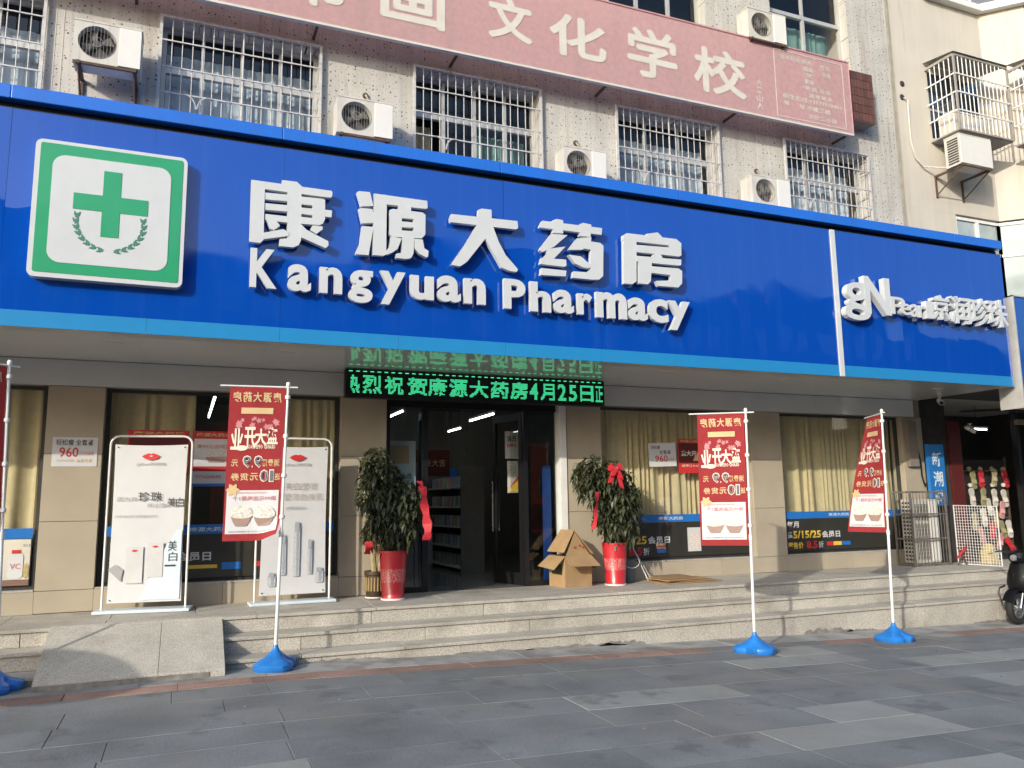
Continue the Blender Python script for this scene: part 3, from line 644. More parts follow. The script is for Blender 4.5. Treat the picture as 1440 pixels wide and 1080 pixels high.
STROKES = [[[(0.82,4.898),(0.967,4.9),(1.019,4.858),(1.017,4.825),(0.825,4.82)],[(0.52,4.857),(1.32,4.852),(1.332,4.839),(1.328,4.79),(1.307,4.775),(0.523,4.777)],[(0.52,4.854),(0.654,4.853),(0.657,4.243),(0.627,4.207),(0.522,4.209)],[(0.876,4.79),(1.018,4.788),(1.024,4.278),(1.0,4.224),(0.95,4.197),(0.808,4.195),(0.813,4.268),(0.887,4.284)],[(0.66,4.74),(0.888,4.747),(0.89,4.678),(0.662,4.668)],[(0.664,4.628),(0.891,4.635),(0.893,4.568),(0.666,4.558)],[(0.667,4.515),(0.894,4.515),(0.896,4.45),(0.669,4.451)],[(1.012,4.746),(1.237,4.75),(1.257,4.73),(1.258,4.671),(1.014,4.663)],[(1.015,4.628),(1.331,4.637),(1.326,4.561),(1.017,4.56)],[(1.018,4.528),(1.261,4.532),(1.242,4.485),(1.207,4.462),(1.019,4.454)],[(1.127,4.747),(1.257,4.745),(1.261,4.529),(1.132,4.527)],[(0.677,4.455),(0.774,4.456),(0.813,4.407),(0.756,4.356),(0.716,4.366)],[(0.657,4.315),(0.844,4.374),(0.899,4.351),(0.9,4.31),(0.659,4.248)],[(1.022,4.447),(1.076,4.395),(1.299,4.298),(1.3,4.251),(1.273,4.221),(1.023,4.31)],[(1.133,4.45),(1.236,4.451),(1.239,4.419),(1.174,4.362),(1.111,4.399)]],[[(1.587,4.872),(1.609,4.89),(1.727,4.894),(1.768,4.746),(1.634,4.725)],[(1.609,4.691),(1.638,4.706),(1.752,4.71),(1.778,4.652),(1.771,4.559),(1.644,4.537)],[(1.647,4.509),(1.772,4.513),(1.721,4.197),(1.59,4.193),(1.583,4.207),(1.626,4.317)],[(1.772,4.885),(2.36,4.882),(2.365,4.797),(2.337,4.787),(1.773,4.78)],[(1.772,4.882),(1.91,4.886),(1.909,4.228),(1.883,4.207),(1.765,4.203)],[(2.036,4.789),(2.179,4.788),(2.179,4.722),(2.037,4.719)],[(1.942,4.722),(1.976,4.739),(2.306,4.742),(2.34,4.719),(2.337,4.664),(1.942,4.638)],[(1.947,4.607),(2.338,4.62),(2.338,4.567),(1.948,4.535)],[(1.943,4.504),(2.338,4.523),(2.335,4.488),(2.299,4.448),(1.971,4.426),(1.941,4.453)],[(1.943,4.692),(2.075,4.693),(2.077,4.476),(1.945,4.476)],[(2.206,4.697),(2.339,4.708),(2.338,4.5),(2.206,4.492)],[(2.084,4.454),(2.214,4.454),(2.207,4.268),(2.182,4.214),(2.124,4.196),(2.018,4.197),(2.015,4.239),(2.078,4.264)],[(1.959,4.429),(2.077,4.418),(2.032,4.299),(1.973,4.25),(1.91,4.22),(1.91,4.263),(1.942,4.315)],[(2.217,4.434),(2.31,4.432),(2.326,4.338),(2.374,4.312),(2.369,4.246),(2.346,4.238),(2.277,4.267),(2.218,4.323)]],[[(2.637,4.768),(3.432,4.785),(3.438,4.701),(3.409,4.683),(2.629,4.673),(2.619,4.714)],[(2.958,4.859),(3.0,4.877),(3.114,4.879),(3.118,4.663),(3.061,4.531),(2.934,4.558)],[(2.939,4.682),(3.129,4.685),(3.033,4.524),(2.817,4.238),(2.738,4.179),(2.632,4.186),(2.797,4.435)],[(3.008,4.587),(3.129,4.685),(3.2,4.506),(3.28,4.365),(3.428,4.214),(3.412,4.181),(3.321,4.185),(3.228,4.215),(3.04,4.525)]],[[(3.71,4.764),(3.746,4.829),(4.532,4.834),(4.52,4.749),(3.71,4.743)],[(3.883,4.852),(3.929,4.873),(4.014,4.867),(4.01,4.706),(3.877,4.699)],[(4.23,4.846),(4.278,4.869),(4.385,4.86),(4.37,4.705),(4.226,4.703)],[(3.858,4.684),(4.065,4.691),(3.886,4.53),(3.738,4.45),(3.704,4.468),(3.716,4.501)],[(3.795,4.493),(4.036,4.549),(3.883,4.387),(3.713,4.348),(3.794,4.435)],[(3.725,4.379),(4.039,4.391),(4.041,4.318),(4.018,4.303),(3.705,4.305)],[(3.722,4.258),(4.04,4.258),(4.029,4.189),(3.709,4.175)],[(4.19,4.666),(4.38,4.706),(4.373,4.65),(4.256,4.535),(4.074,4.513),(4.118,4.576)],[(4.236,4.65),(4.497,4.645),(4.539,4.614),(4.522,4.241),(4.47,4.193),(4.387,4.181),(4.118,4.181),(4.132,4.259),(4.319,4.265),(4.358,4.312),(4.37,4.547),(4.234,4.554)],[(4.073,4.454),(4.231,4.45),(4.369,4.356),(4.344,4.317),(4.25,4.322),(4.158,4.356)]],[[(5.157,4.838),(5.311,4.874),(5.368,4.826),(5.366,4.794),(5.154,4.783)],[(4.818,4.779),(4.868,4.812),(5.58,4.819),(5.646,4.773),(5.646,4.727),(4.815,4.717)],[(4.823,4.78),(5.004,4.788),(4.98,4.219),(4.922,4.179),(4.806,4.177)],[(5.474,4.777),(5.648,4.774),(5.64,4.619),(5.466,4.627)],[(4.987,4.678),(5.496,4.699),(5.644,4.697),(5.64,4.612),(5.608,4.597),(4.983,4.588)],[(5.229,4.579),(5.273,4.597),(5.341,4.591),(5.379,4.532),(5.219,4.524)],[(4.994,4.54),(5.637,4.559),(5.631,4.49),(5.601,4.478),(4.991,4.469)],[(5.019,4.485),(5.209,4.483),(5.18,4.238),(5.136,4.196),(5.011,4.196)],[(5.189,4.429),(5.586,4.44),(5.64,4.413),(5.631,4.254),(5.574,4.196),(5.287,4.19),(5.259,4.25),(5.449,4.273),(5.476,4.302),(5.468,4.344),(5.185,4.346)]]]
LATIN = [('K',0.539,0.797,4.149,3.747),('a',0.904,1.135,4.024,3.742),('n',1.221,1.452,4.026,3.748),('g',1.519,1.771,4.027,3.676),('y',1.847,2.123,4.045,3.682),('u',2.177,2.438,4.03,3.763),('a',2.478,2.745,4.06,3.765),('n',2.786,3.036,4.057,3.766),('P',3.257,3.517,4.094,3.748),('h',3.578,3.836,4.091,3.741),('a',3.871,4.127,4.025,3.747),('r',4.181,4.368,4.007,3.752),('m',4.424,4.837,4.048,3.736),('a',4.855,5.122,4.018,3.737),('c',5.141,5.414,4.025,3.732),('y',5.421,5.732,4.024,3.656)]
PEARL = [('g',8.236,8.7,4.531,3.996),('N',8.603,9.08,4.637,4.104),('P',9.078,9.349,4.383,4.134),('e',9.261,9.453,4.302,4.135),('a',9.437,9.617,4.305,4.118),('r',9.601,9.741,4.297,4.118),('l',9.744,9.885,4.372,4.118),('京',9.875,10.22,4.487,4.114),('润',10.215,10.642,4.499,4.089),('珍',10.638,11.03,4.502,4.087),('珠',10.997,11.43,4.512,4.092)]
for ch in STROKES:
    b = MB()
    for i, p in enumerate(ch): b.prism(p, 8.10-.0006*i, 8.155)
    b.build('letter', M_letter, sg)
MB_studs = MB()
for c, x0, x1, zt, zb in LATIN:
    vs, fs = glyph(c, .035, .5, 4); 
    b = MB(); 
    if c in 'gy': pass
    text_fit(b, c, x0, x1, zb, zt, 8.10, .035, depth=.055, res=4); b.build('letter', M_letter, sg)
for i, (c, x0, x1, zt, zb) in enumerate(PEARL):
    b = MB(); text_fit(b, c, x0, x1, zb, zt, 8.08-.002*i, .018 if ord(c) > 255 else (.03 if c == 'N' else .012), depth=.085, res=4); b.build('letter', M_letter, sg)
# green cross panel
pn = MB().prism(rrect(-1.376, -.078, 3.677, 4.988, .06), 8.1, 8.2).build('cross_panel', M_letter, sg)
MB().prism(rrect(-1.334, -.116, 3.722, 4.955, .02), 8.096, 8.099).build('green_border', M_green, pn)
MB().prism(rrect(-1.228, -.219, 3.822, 4.852, .11, 8), 8.092, 8.0955).build('white_field', M_letter, pn)
cx0, cx1, cz0, cz1 = -.801, -.649, 4.103, 4.746; hx0, hx1, hz0, hz1 = -1.042, -.41, 4.346, 4.502
MB().prism([(cx0, cz0), (cx1, cz0), (cx1, hz0), (hx1, hz0), (hx1, hz1), (cx1, hz1), (cx1, cz1), (cx0, cz1), (cx0, hz1), (hx0, hz1), (hx0, hz0), (cx0, hz0)], 8.088, 8.0915).build('green_cross', M_green, pn)
b = MB()
for s in (-1, 1):
    for k in range(8):
        a = math.radians(268-s*0 if False else 270)+s*math.radians(8+k*12.5)
        R0 = .268; px, pz = -.725+R0*1.06*math.cos(a), 4.235+R0*math.sin(a)
        tang = a+s*math.pi/2
        for side in (-1, 1):
            t2 = tang+s*side*.55; dx, dz = math.cos(t2), math.sin(t2); nx, nz = -dz, dx; L = .074; w = .0165
            qx, qz = px+side*math.cos(a)*.012, pz+side*math.sin(a)*.012
            b.prism([(qx, qz), (qx+dx*L*.5+nx*w, qz+dz*L*.5+nz*w), (qx+dx*L, qz+dz*L), (qx+dx*L*.5-nx*w, qz+dz*L*.5-nz*w)], 8.0885-.0002*k-.0001*side, 8.0915)
b.build('laurel_wreath', M_leafgreen, pn)
# ================================================================== LED SIGN
led = thing('led_sign', (3.5, 9.56, 2.87), 'black dot matrix sign with green running characters above the door', 'sign')
MB().bbox(1.76, 5.27, 9.5, 9.62, 2.868, 3.215, .006).build('housing', M_ledblk, led)
from mathutils.bvhtree import BVHTree
def dots(ch, x0, x1, z0, z1, part=1.0):
    vs, fs = glyph(ch, .012); t = BVHTree.FromPolygons([Vector(v) for v in vs], fs)
    ax = [v[0] for v in vs]; az = [v[1] for v in vs]; a0, a1, b0, b1 = min(ax), max(ax), min(az), max(az)
    n = 16; m = max(6, round(16*(x1-x0)/(z1-z0))); b = MB()
    for j in range(n):
        i = 0; zz0 = z0+(z1-z0)*j/n; h = (z1-z0)/n*.62
        for i in range(m):
            u = (i+.5)/m
            if u < 1-part: continue
            hit = False
            for du in (0, .25/m, -.25/m):
                for dv in (0, .3/n, -.3/n):
                    if t.ray_cast(Vector((a0+(a1-a0)*(u+du), b0+(b1-b0)*((j+.5)/n+dv), 1)), Vector((0, 0, -1)))[0] is not None: hit = True
                    if hit: break
                if hit: break
            if hit:
                w = (x1-x0)/m; xx = x0+i*w
                b.quad((xx+.05*w, 9.497, zz0), (xx+w*.95, 9.497, zz0), (xx+w*.95, 9.497, zz0+h), (xx+.05*w, 9.497, zz0+h))
    if b.v: b.build('character', M_led, led, kind='stuff') if False else b.build('character', M_led, led)
LEDT = [('热', 1.74, 1.93, .55), ('烈', 1.97, 2.2, 1), ('祝', 2.24, 2.47, 1), ('贺', 2.52, 2.77, 1), ('康', 2.79, 3.03, 1), ('源', 3.06, 3.3, 1), ('大', 3.33, 3.58, 1), ('药', 3.62, 3.86, 1), ('房', 3.89, 4.13, 1), ('4', 4.16, 4.28, 1), ('月', 4.32, 4.52, 1), ('2', 4.57, 4.69, 1), ('5', 4.73, 4.85, 1), ('日', 4.9, 5.1, 1), ('正', 5.13, 5.24, 1)]
for c, a, d, pt in LEDT: dots(c, a, d, 2.925, 3.145, pt)
b = MB()
for k in range(40): b.quad((1.80+k*.0865, 9.497, 3.182), (1.845+k*.0865, 9.497, 3.182), (1.845+k*.0865, 9.497, 3.193), (1.80+k*.0865, 9.497, 3.193))
b.build('dotted_line', M_led, led)
# ================================================================== PINK BOARD
pb = thing('school_signboard', (4, 9.57, 7.63), 'long faded pink school signboard with cream brush characters', 'sign')
PX0, PX1 = -4.0, 10.2
x = PX0
while x < PX1-.01:
    c = min(x+2.37, PX1); MB().quad((x+.001, 9.552, 7.645), (c-.001, 9.552, 7.645), (c-.001, 9.552, 8.925), (x+.001, 9.552, 8.925)).build('vinyl_panel', M_pink, pb); x = c
MB().box(PX0, PX1+.01, 9.538, 9.60, 7.612, 7.643).build('bottom_frame', M_pinktext, pb)
MB().box(PX0, PX1+.01, 9.538, 9.60, 8.927, 8.95).box(PX1+.002, PX1+.014, 9.54, 9.60, 7.645, 8.926).build('edge_frame', M_pink, pb)
for x in (-.75, 1.35, 3.22, 5.52, 7.85, 10.12):
    MB().box(x-.016, x+.016, 9.602, YW, 7.618, 7.648).build('bracket', M_rust, pb)
for c, x0, x1, z0, z1 in (('书', .95, 1.7, 7.85, 8.6), ('画', 2.14, 3.03, 7.88, 8.6), ('文', 3.65, 4.32, 7.96, 8.62), ('化', 4.58, 5.51, 7.92, 8.58), ('学', 5.86, 6.74, 7.86, 8.66), ('校', 7.03, 8.03, 7.83, 8.6)):
    b = MB(); text_bold(b, c, x0, x1, z0, z1, 9.548, .022); b.build('character', M_pinktext, pb)
b = MB()
for s, x0, x1, zc, h in (('常年开设:美术', 8.74, 9.40, 8.75, .085), ('作文', 9.58, 9.80, 8.73, .085), ('国画', 9.22, 9.42, 8.63, .08), ('围棋', 9.22, 9.42, 8.52, .08), ('书法', 9.60, 9.80, 8.60, .08), ('素描', 9.22, 9.42, 8.41, .08),
                         ('*英语 音乐', 9.16, 9.78, 8.29, .08), ('高考美术', 9.30, 9.80, 8.17, .08), ('招生热线:13773918431', 8.75, 9.98, 8.07, .085), ('地', 8.77, 8.87, 7.95, .085), ('址:本楼三楼', 9.08, 9.74, 7.94, .085), ('文化二小前', 9.26, 9.86, 7.80, .085)):
    text_fit(b, s, x0, x1, zc-h/2, zc+h/2, 9.548, .016, res=1)
for z in (7.70, 8.86): b.box(8.62, 10.06, 9.546, 9.549, z-.006, z+.006)
for x in (8.62, 10.06): b.box(x-.006, x+.006, 9.5455, 9.5485, 7.70, 8.86)
b.build('small_lettering', M_pinktext, pb)
b = MB(); 
for k, c in enumerate('大墨山人'): text_fit(b, c, 8.22, 8.34, 8.14-k*.135, 8.25-k*.135, 9.548, .01, res=1)
b.build('signature', M_pinktext, pb)
# ================================================================== AIR CONDITIONERS
def ac_unit(loc, w, h, d, label):
    x0, y0, z0 = loc; t = thing('air_conditioner', loc, label, 'air conditioner', 'air conditioners on the upper wall')
    r = h*.40; cx, cz = x0+w*.34, z0+h*.52; n = 28; X1 = x0+w*.66
    # shell with a round opening in the front
    b = MB(); y1 = y0+d
    ring = [(cx+r*math.cos(2*math.pi*i/n), cz+r*math.sin(2*math.pi*i/n)) for i in range(n)]
    def onrect(a):
        ca, sa = math.cos(a), math.sin(a); s = min((( X1-cx) if ca > 0 else (cx-x0))/max(abs(ca), 1e-6), ((z0+h-cz) if sa > 0 else (cz-z0))/max(abs(sa), 1e-6)); return (cx+ca*s, cz+sa*s)
    angs = sorted([2*math.pi*i/n for i in range(n)]+[math.atan2(zz-cz, xx-cx) % (2*math.pi) for xx, zz in ((x0, z0), (X1, z0), (X1, z0+h), (x0, z0+h))])
    m = len(angs)
    inn = [(cx+r*math.cos(a), y0, cz+r*math.sin(a)) for a in angs]; outr = [(p[0], y0, p[1]) for p in map(onrect, angs)]; dep = [(p[0], y0+.10, p[2]) for p in inn]
    b.add(inn+outr+dep, [(i, (i+1) % m, m+(i+1) % m, m+i) for i in range(m)]+[(i, 2*m+i, 2*m+(i+1) % m, (i+1) % m) for i in range(m)])
    b.quad((x0, y0, z0), (x0, y1, z0), (x0, y1, z0+h), (x0, y0, z0+h)).quad((x0, y0, z0+h), (x0+w, y0, z0+h), (x0+w, y1, z0+h), (x0, y1, z0+h)).quad((x0, y0, z0), (x0+w, y0, z0), (x0+w, y1, z0), (x0, y1, z0)).quad((x0, y1, z0), (x0+w, y1, z0), (x0+w, y1, z0+h), (x0, y1, z0+h)).quad((x0+w, y0, z0), (x0+w, y1, z0), (x0+w, y1, z0+h), (x0+w, y0, z0+h))
    b.box(x0-.006, x0+w+.006, y0-.006, y1+.004, z0+h, z0+h+.02)
    b.build('casing', M_acw, t)
    MB().bbox(X1+.002, x0+w-.003, y0-.012, y0+.02, z0+.006, z0+h-.006, .005).build('side_panel', M_acp, t)
    MB().lathe((cx, y0+.098, cz), [(0, 0), (r, 0)], n, 'y').build('fan_recess', M_dgrey, t)
    b = MB()
    for k in range(4):
        a = k*math.pi/2+.4; p = [(cx+q*math.cos(a+o), y0+.05+dy, cz+q*math.sin(a+o)) for q, o, dy in ((.03, -.3, 0), (r*.9, -.35, .0), (r*.92, .45, .03), (.03, .5, .02))]
        b.add(p, [(0, 1, 2, 3)])
    b.lathe((cx, y0+.04, cz), [(0, -.012), (.04, -.008), (.05, .03)], 14, 'y'); b.build('fan', mat('fan_grey', (.12, .115, .11), .6, var=.1), t)
    b = MB()
    for q in (.3, 1.0):
        pts = [(cx+r*q*math.cos(2*math.pi*i/24), y0-.004, cz+r*q*math.sin(2*math.pi*i/24)) for i in range(25)]
        b.path(pts, .0028, 4)
    for i in range(-5, 6):
        xx = r*i/5.6; hz = math.sqrt(max(0, r*r-xx*xx)); b.tube((cx+xx, y0-.003, cz-hz), (cx+xx, y0-.003, cz+hz), .0022, 4)
    b.build('grille', mat('grille_grey', (.28, .26, .23), .6), t)
    return t
def ac_bracket(t, x0, y0, z0, w, d, wall, drop=.38):
    b = MB()
    for x in (x0+.06, x0+w-.06):
        b.box(x-.018, x+.018, y0-.02, wall, z0-.04, z0-.003).box(x-.015, x+.015, wall-.03, wall-.002, z0-drop, z0-.04).tube((x, y0+.02, z0-.03), (x, wall-.02, z0-drop+.04), .013, 5)
    b.box(x0+.03, x0+w-.03, y0-.01, y0+.02, z0-.035, z0-.008)
    b.build('bracket', M_rust, t)
def ac_hose(t, pts): MB().path(pts, .016, 6).build('hose', M_bluewhite if False else mat('hose_wrap', (.30, .26, .20), .8, var=.3), t, True)
A = [(-1.33, 6.55, .69, .48, 'air conditioner at the upper left on tall rusty brackets'),
     (1.60, 6.20, .71, .47, 'air conditioner just above the sign left of the window with the green curtain'),
     (4.74, 6.06, .67, .46, 'low air conditioner tucked behind the cap of the sign above the white letters'),
     (7.98, 6.12, .74, .46, 'air conditioner behind the sign cap below the end of the pink board'),
     (8.10, 8.93, .76, .50, 'topmost air conditioner above the pink board beside a blue window')]
for i, (x, z, w, h, lab) in enumerate(A):
    t = ac_unit((x, 9.5, z), w, h, .28, lab); ac_bracket(t, x, 9.5, z, w, .28, YW, .40 if i == 0 else .34)
    if i < 4: 
        hx, hz = (x+w*.62, z+h+.30) if i else (x+.45, z+h+.12)
        MB().lathe((hx, YW-.03, hz), [(0, 0), (.035, 0), (.04, .025)], 12, 'y').build('hole_cap', M_rust, t)
        ac_hose(t, [(hx, YW-.03, hz), (hx+.03, YW-.06, hz-.08), (hx+.06, YW-.05, hz-.22), (hx+.05, 9.74, z+h-.06)])
# ================================================================== FLAG BANNERS
def flag(px, py, ztop, W, H, ang_top, ang_bot, label, lean=(0, 0), wob=0., curl=0., seed=1, z_drop=.0):
    zb = zg(px); t = thing('flag_banner', (px, py, zb), label, 'banner', 'red opening flags on blue water bases')
    # water-filled base: a low cross-shaped block rising to a socket
    b = MB(); s = .20
    ol = [(-s, -s*.55), (-s*.72, -s*.8), (-s*.3, -s*.86), (0, -s*.62), (s*.3, -s*.86), (s*.72, -s*.8), (s, -s*.55), (s*1.05, 0), (s, s*.55), (s*.72, s*.8), (s*.3, s*.86), (0, s*.62), (-s*.3, s*.86), (-s*.72, s*.8), (-s, s*.55), (-s*1.05, 0)]
    n = len(ol); lv = [(1.0, 0), (1.04, .012), (1.04, .055), (.97, .072), (.62, .095), (.40, .135), (.22, .165), (.14, .19), (.12, .215)]
    rz = .25+seed; ca, sa = math.cos(rz), math.sin(rz); v = []
    for k, (f, h) in enumerate(lv):
        for x, y in ol:
            q = f if k < 5 else f*(.2/max(1e-6, math.hypot(x, y)))*.9
            v.append((px+(x*ca-y*sa)*q, py+(x*sa+y*ca)*q, zb+h))
    fs = [tuple(range(n))[::-1]]+[(k*n+i, k*n+(i+1) % n, (k+1)*n+(i+1) % n, (k+1)*n+i) for k in range(len(lv)-1) for i in range(n)]+[tuple(range((len(lv)-1)*n, len(lv)*n))]
    b.add(v, fs).build('base', M_basebl, t, True)
    top = Vector((px+lean[0], py+lean[1], ztop)); bot = Vector((px, py, zb+.2)); mid = bot.lerp(top, .42)
    b = MB().tube(bot, mid, .0165, 12).tube(mid, top, .0125, 12).tube(mid-Vector((0, 0, .03)), mid+Vector((0, 0, .03)), .021, 12)
    b.lathe(top, [(0, .03), (.014, .026), (.02, .012), (.02, -.01), (.013, -.02)], 12); b.build('pole', M_white, t, True)
    def P(u, v, off=0.):          # u metres from pole, v metres down
        k = v/H; a = math.radians(ang_top+(ang_bot-ang_top)*k); d = Vector((-math.cos(a), math.sin(a), 0)); nn = Vector((-d.y, d.x, 0))
        if nn.y > 0 or (abs(nn.y) < .25 and nn.x > 0): nn = -nn
        if abs(d.x) < .6 and nn.x > 0: nn = -nn
        z = ztop-.035-v; base = bot+(top-bot)*((z-bot.z)/(top.z-bot.z))
        s = u/W; w = wob*math.sin(2.6*s+3.2*k+seed)*s*(.3+.7*k)+.0022*math.sin(11*s+5*k+seed)*math.sin(7*k+2*s)*min(1, 4*s)+.003*math.sin(17*k+3*s)*(1-s)*min(1, 6*k)
        q = base+d*(u+.02)+nn*(w+off); q.z = z - z_drop*s
        c = max(0, (k-.88)/.12)*max(0, (.34-s)/.34)*curl
        q += Vector((-.3, -.7, .55))*c*.12
        return q
    cb = MB(); cb.tube(P(-.11, 0)+Vector((0, 0, .012)), P(W+.09, 0)+Vector((0, 0, .012)), .0085, 8); cb.build('crossbar', M_white, t, True)
    b = MB(); nu, nv = 14, 30
    v = [P(W*i/nu, H*j/nv) for j in range(nv+1) for i in range(nu+1)]
    b.add(v, [(j*(nu+1)+i, j*(nu+1)+i+1, (j+1)*(nu+1)+i+1, (j+1)*(nu+1)+i) for j in range(nv) for i in range(nu)])
    cl = b.build('cloth', M_flag, t, True)
    for k in (.06, .32, .58, .85):
        b = MB(); p = P(0, k*H); zz = p.z; pp = bot+(top-bot)*((zz-bot.z)/(top.z-bot.z)); b.lathe(pp, [(.019, -.02), (.026, -.014), (.026, .014), (.019, .02)], 10); b.path([pp, (pp+p)/2, p+Vector((0, 0, -.01))], .007, 6); b.build('clip', M_white, t, True)
    # prints: built flat in (u, v) then laid on the cloth
    def lay(mb, layer, name, m):
        mb.v = [tuple(P(x*W, -z*H, .0025*layer+.0015)) for x, y, z in mb.v]; mb.build(name, m, cl)
    def T(b, s, u0, u1, v0, v1, off=.02): text_fit(b, s, u0, u1, -v1, -v0, 0, off, res=2 if v1-v0 > .03 else 1); return b
    def C(layer, m, *a): lay(T(MB(), *a), layer, 'character', m)
    def strip_poly(b, pts, k=6):   # subdivided polygon so that it follows the cloth
        b.add([(x, 0, -z) for x, z in pts], [tuple(range(len(pts)))]); return b
    def panel(b, u0, u1, v0, v1, nu=8, nv=10):
        b.add([(u0+(u1-u0)*i/nu, 0, -(v0+(v1-v0)*j/nv)) for j in range(nv+1) for i in range(nu+1)], [(j*(nu+1)+i, j*(nu+1)+i+1, (j+1)*(nu+1)+i+1, (j+1)*(nu+1)+i) for j in range(nv) for i in range(nu)]); return b
    for i, c in enumerate('康源大药房'): C(1, M_gold, c, .07+i*.178, .07+i*.178+.155, .03, .098, .025)
    b = panel(MB(), .21, .78, .135, .175, 10, 2)
    lay(b, 2, 'gold_pill', M_gold)
    for i, c in enumerate('消费满'): C(1, M_gold, c, .05+i*.11, .05+i*.11+.10, .473, .52, .02)
    C(1, M_gold, '元', .79, .91, .475, .52, .02); C(1, M_gold, '送', .03, .13, .565, .61, .02)
    for i, c in enumerate('元货券'): C(1, M_gold, c, .42+i*.17, .42+i*.17+.15, .563, .612, .02)
    for i, (c, u, w) in enumerate((('盛', .10, .2), ('大', .30, .22), ('开', .50, .2), ('业', .72, .22))): C(2, M_cream_p, c, u, u+w, .262+.01*(i % 2), .375+.012*i, .03)
    lay(T(MB(), 'GRAND OPENING', .14, .62, .378, .405, .02), 2, 'lettering', M_cream_p)
    for c, u in (('9', .36), ('9', .56)): C(2, M_cream_p, c, u-.005, u+.155, .448, .53, .03); C(4, M_grey_p, c, u+.012, u+.138, .455, .523, .005)
    C(2, M_cream_p, '.', .525, .55, .512, .53, .03)
    for c, u, w in (('1', .15, .08), ('0', .25, .15)): C(2, M_cream_p, c, u-.008, u+w, .54, .622, .03); C(4, M_grey_p, c, u+.008, u+w-.016, .547, .615, .005)
    b = MB()
    for k in range(5): strip_poly(b, [(.74+.05*math.cos(a)*(1+.3*k % 2), .40+.018*math.sin(a)) for a in [q*.7 for q in range(9)]])
    lay(b, 2, 'scroll_print', M_cream_p)
    b = MB(); r = random.Random(5)
    for k in range(16):
        cu, cv = .12+.72*r.random(), .205+.06*r.random(); q = r.uniform(.025, .05)
        strip_poly(b, [(cu+q*math.cos(a)*(1+.35*math.cos(5*a)), cv+q*.4*math.sin(a)*(1+.35*math.cos(5*a))) for a in [2*math.pi*i/20 for i in range(20)]])
    lay(b, 1, 'flower_print', M_rose)
    b = panel(MB(), .04, .96, .675, .955); lay(b, 1, 'white_field', M_wp)
    b = MB(); T(b, '满99元送鸡蛋1个', .08, .86, .712, .742, .015); T(b, '凭此券到店消费可抵现金', .25, .85, .685, .697, .0); lay(b, 3, 'rose_lettering', M_rose)
    b = MB(); T(b, '活动时间4月25日起 最终解释权归本店', .1, .9, .935, .946, .0); lay(b, 3, 'small_lettering', M_grey_p)
    b = MB(); b2 = MB()
    for cu in (.285, .685):
        strip_poly(b2, [(cu+.20*math.cos(a), .835-.055*math.sin(a)*(1.15 if math.sin(a) > 0 else .4)) for a in [2*math.pi*i/24 for i in range(24)]])
        strip_poly(b, [(cu-.19, .838), (cu+.19, .838), (cu+.15, .875), (cu+.10, .905), (cu-.10, .905), (cu-.15, .875)])
    lay(b, 4, 'bowl_print', M_bowl); lay(b2, 6, 'rice_print', M_rice)
    b = MB(); strip_poly(b, [(.96-.1+.1*math.cos(a)*(1+.25*math.cos(6*a)), .672+.035*math.sin(a)*(1+.25*math.cos(6*a))) for a in [2*math.pi*i/24 for i in range(24)]]); lay(b, 3, 'badge_print', M_gold)
    return t
flag(.885, 8.07, 2.775, .52, 1.47, 4, 14, 'red opening flag on a blue base right of the stone ramp', (.05, 0), .02, 1.0, 1)
flag(5.84, 7.35, 2.595, .52, 1.47, 32, 38, 'red opening flag on a blue base before the pillar right of the door', (.05, 0), .02, 0, 2)
flag(7.99, 7.47, 2.665, .54, 1.46, 118, 82, 'twisted red opening flag seen nearly edge on beside the caged cooling unit', (.09, 0), .03, 0, 3)
flag(-1.375, 8.12, 2.875, .54, 1.47, -38, -34, 'red opening flag mostly cut off at the left edge of the picture', (-.075, 0), .02, 0, 4)
# ================================================================== WHITE DISPLAY STANDS
def stand(cx, cy, rz, W, Ht, label):
    t = thing('display_stand', (cx, cy, .5), label, 'display stand', 'white advertising stands on the steps')
    ca, sa = math.cos(rz), math.sin(rz)
    R = lambda u, v, z: (cx+u*ca-v*sa, cy+u*sa+v*ca, z)
    MB().bbox(-W/2-.06, W/2+.06, -.14, .14, .502, .535, .012).map(R).build('base', M_bluewhite, t)
    r = .09; top = .5+Ht; pts = [(-W/2, 0, .53), (-W/2, 0, top-r)]+[(-W/2+r-r*math.cos(a), 0, top-r+r*math.sin(a)) for a in (.4, .8, 1.2)]+[(-W/2+r, 0, top), (W/2-r, 0, top)]+[(W/2-r+r*math.sin(a), 0, top-r+r*math.cos(a)) for a in (.4, .8, 1.2)]+[(W/2, 0, top-r), (W/2, 0, .53)]
    MB().path(pts, .0125, 8).map(R).build('tube_frame', M_white, t, True)
    n = 8; pw = W/2-.045; v = []
    for j in range(n+1):
        for i in range(n+1):
            u, w = i/n*2-1, j/n*2-1; pull = .012*(w*w)*(1 if abs(u) < 1 else 1); v.append((u*(pw-.012*(1-w*w)), -.005+.006*math.sin(u*2)*math.cos(w*2), .60+(Ht-.19)*(j/n)-(.012*(1-u*u) if j == n else 0)))
    pnl = MB().add(v, [(j*(n+1)+i, j*(n+1)+i+1, (j+1)*(n+1)+i+1, (j+1)*(n+1)+i) for j in range(n) for i in range(n)]).map(R).build('printed_panel', M_wp, t, True)
    b = MB()
    for u in (-pw+.03, pw-.03):
        for z in (.63, .5+Ht-.12): b.lathe((u, -.012, z), [(0, -.003), (.008, -.003), (.008, .004)], 8, 'y')
    b.map(R).build('eyelet', M_chrome, t)
    return t, R, pnl
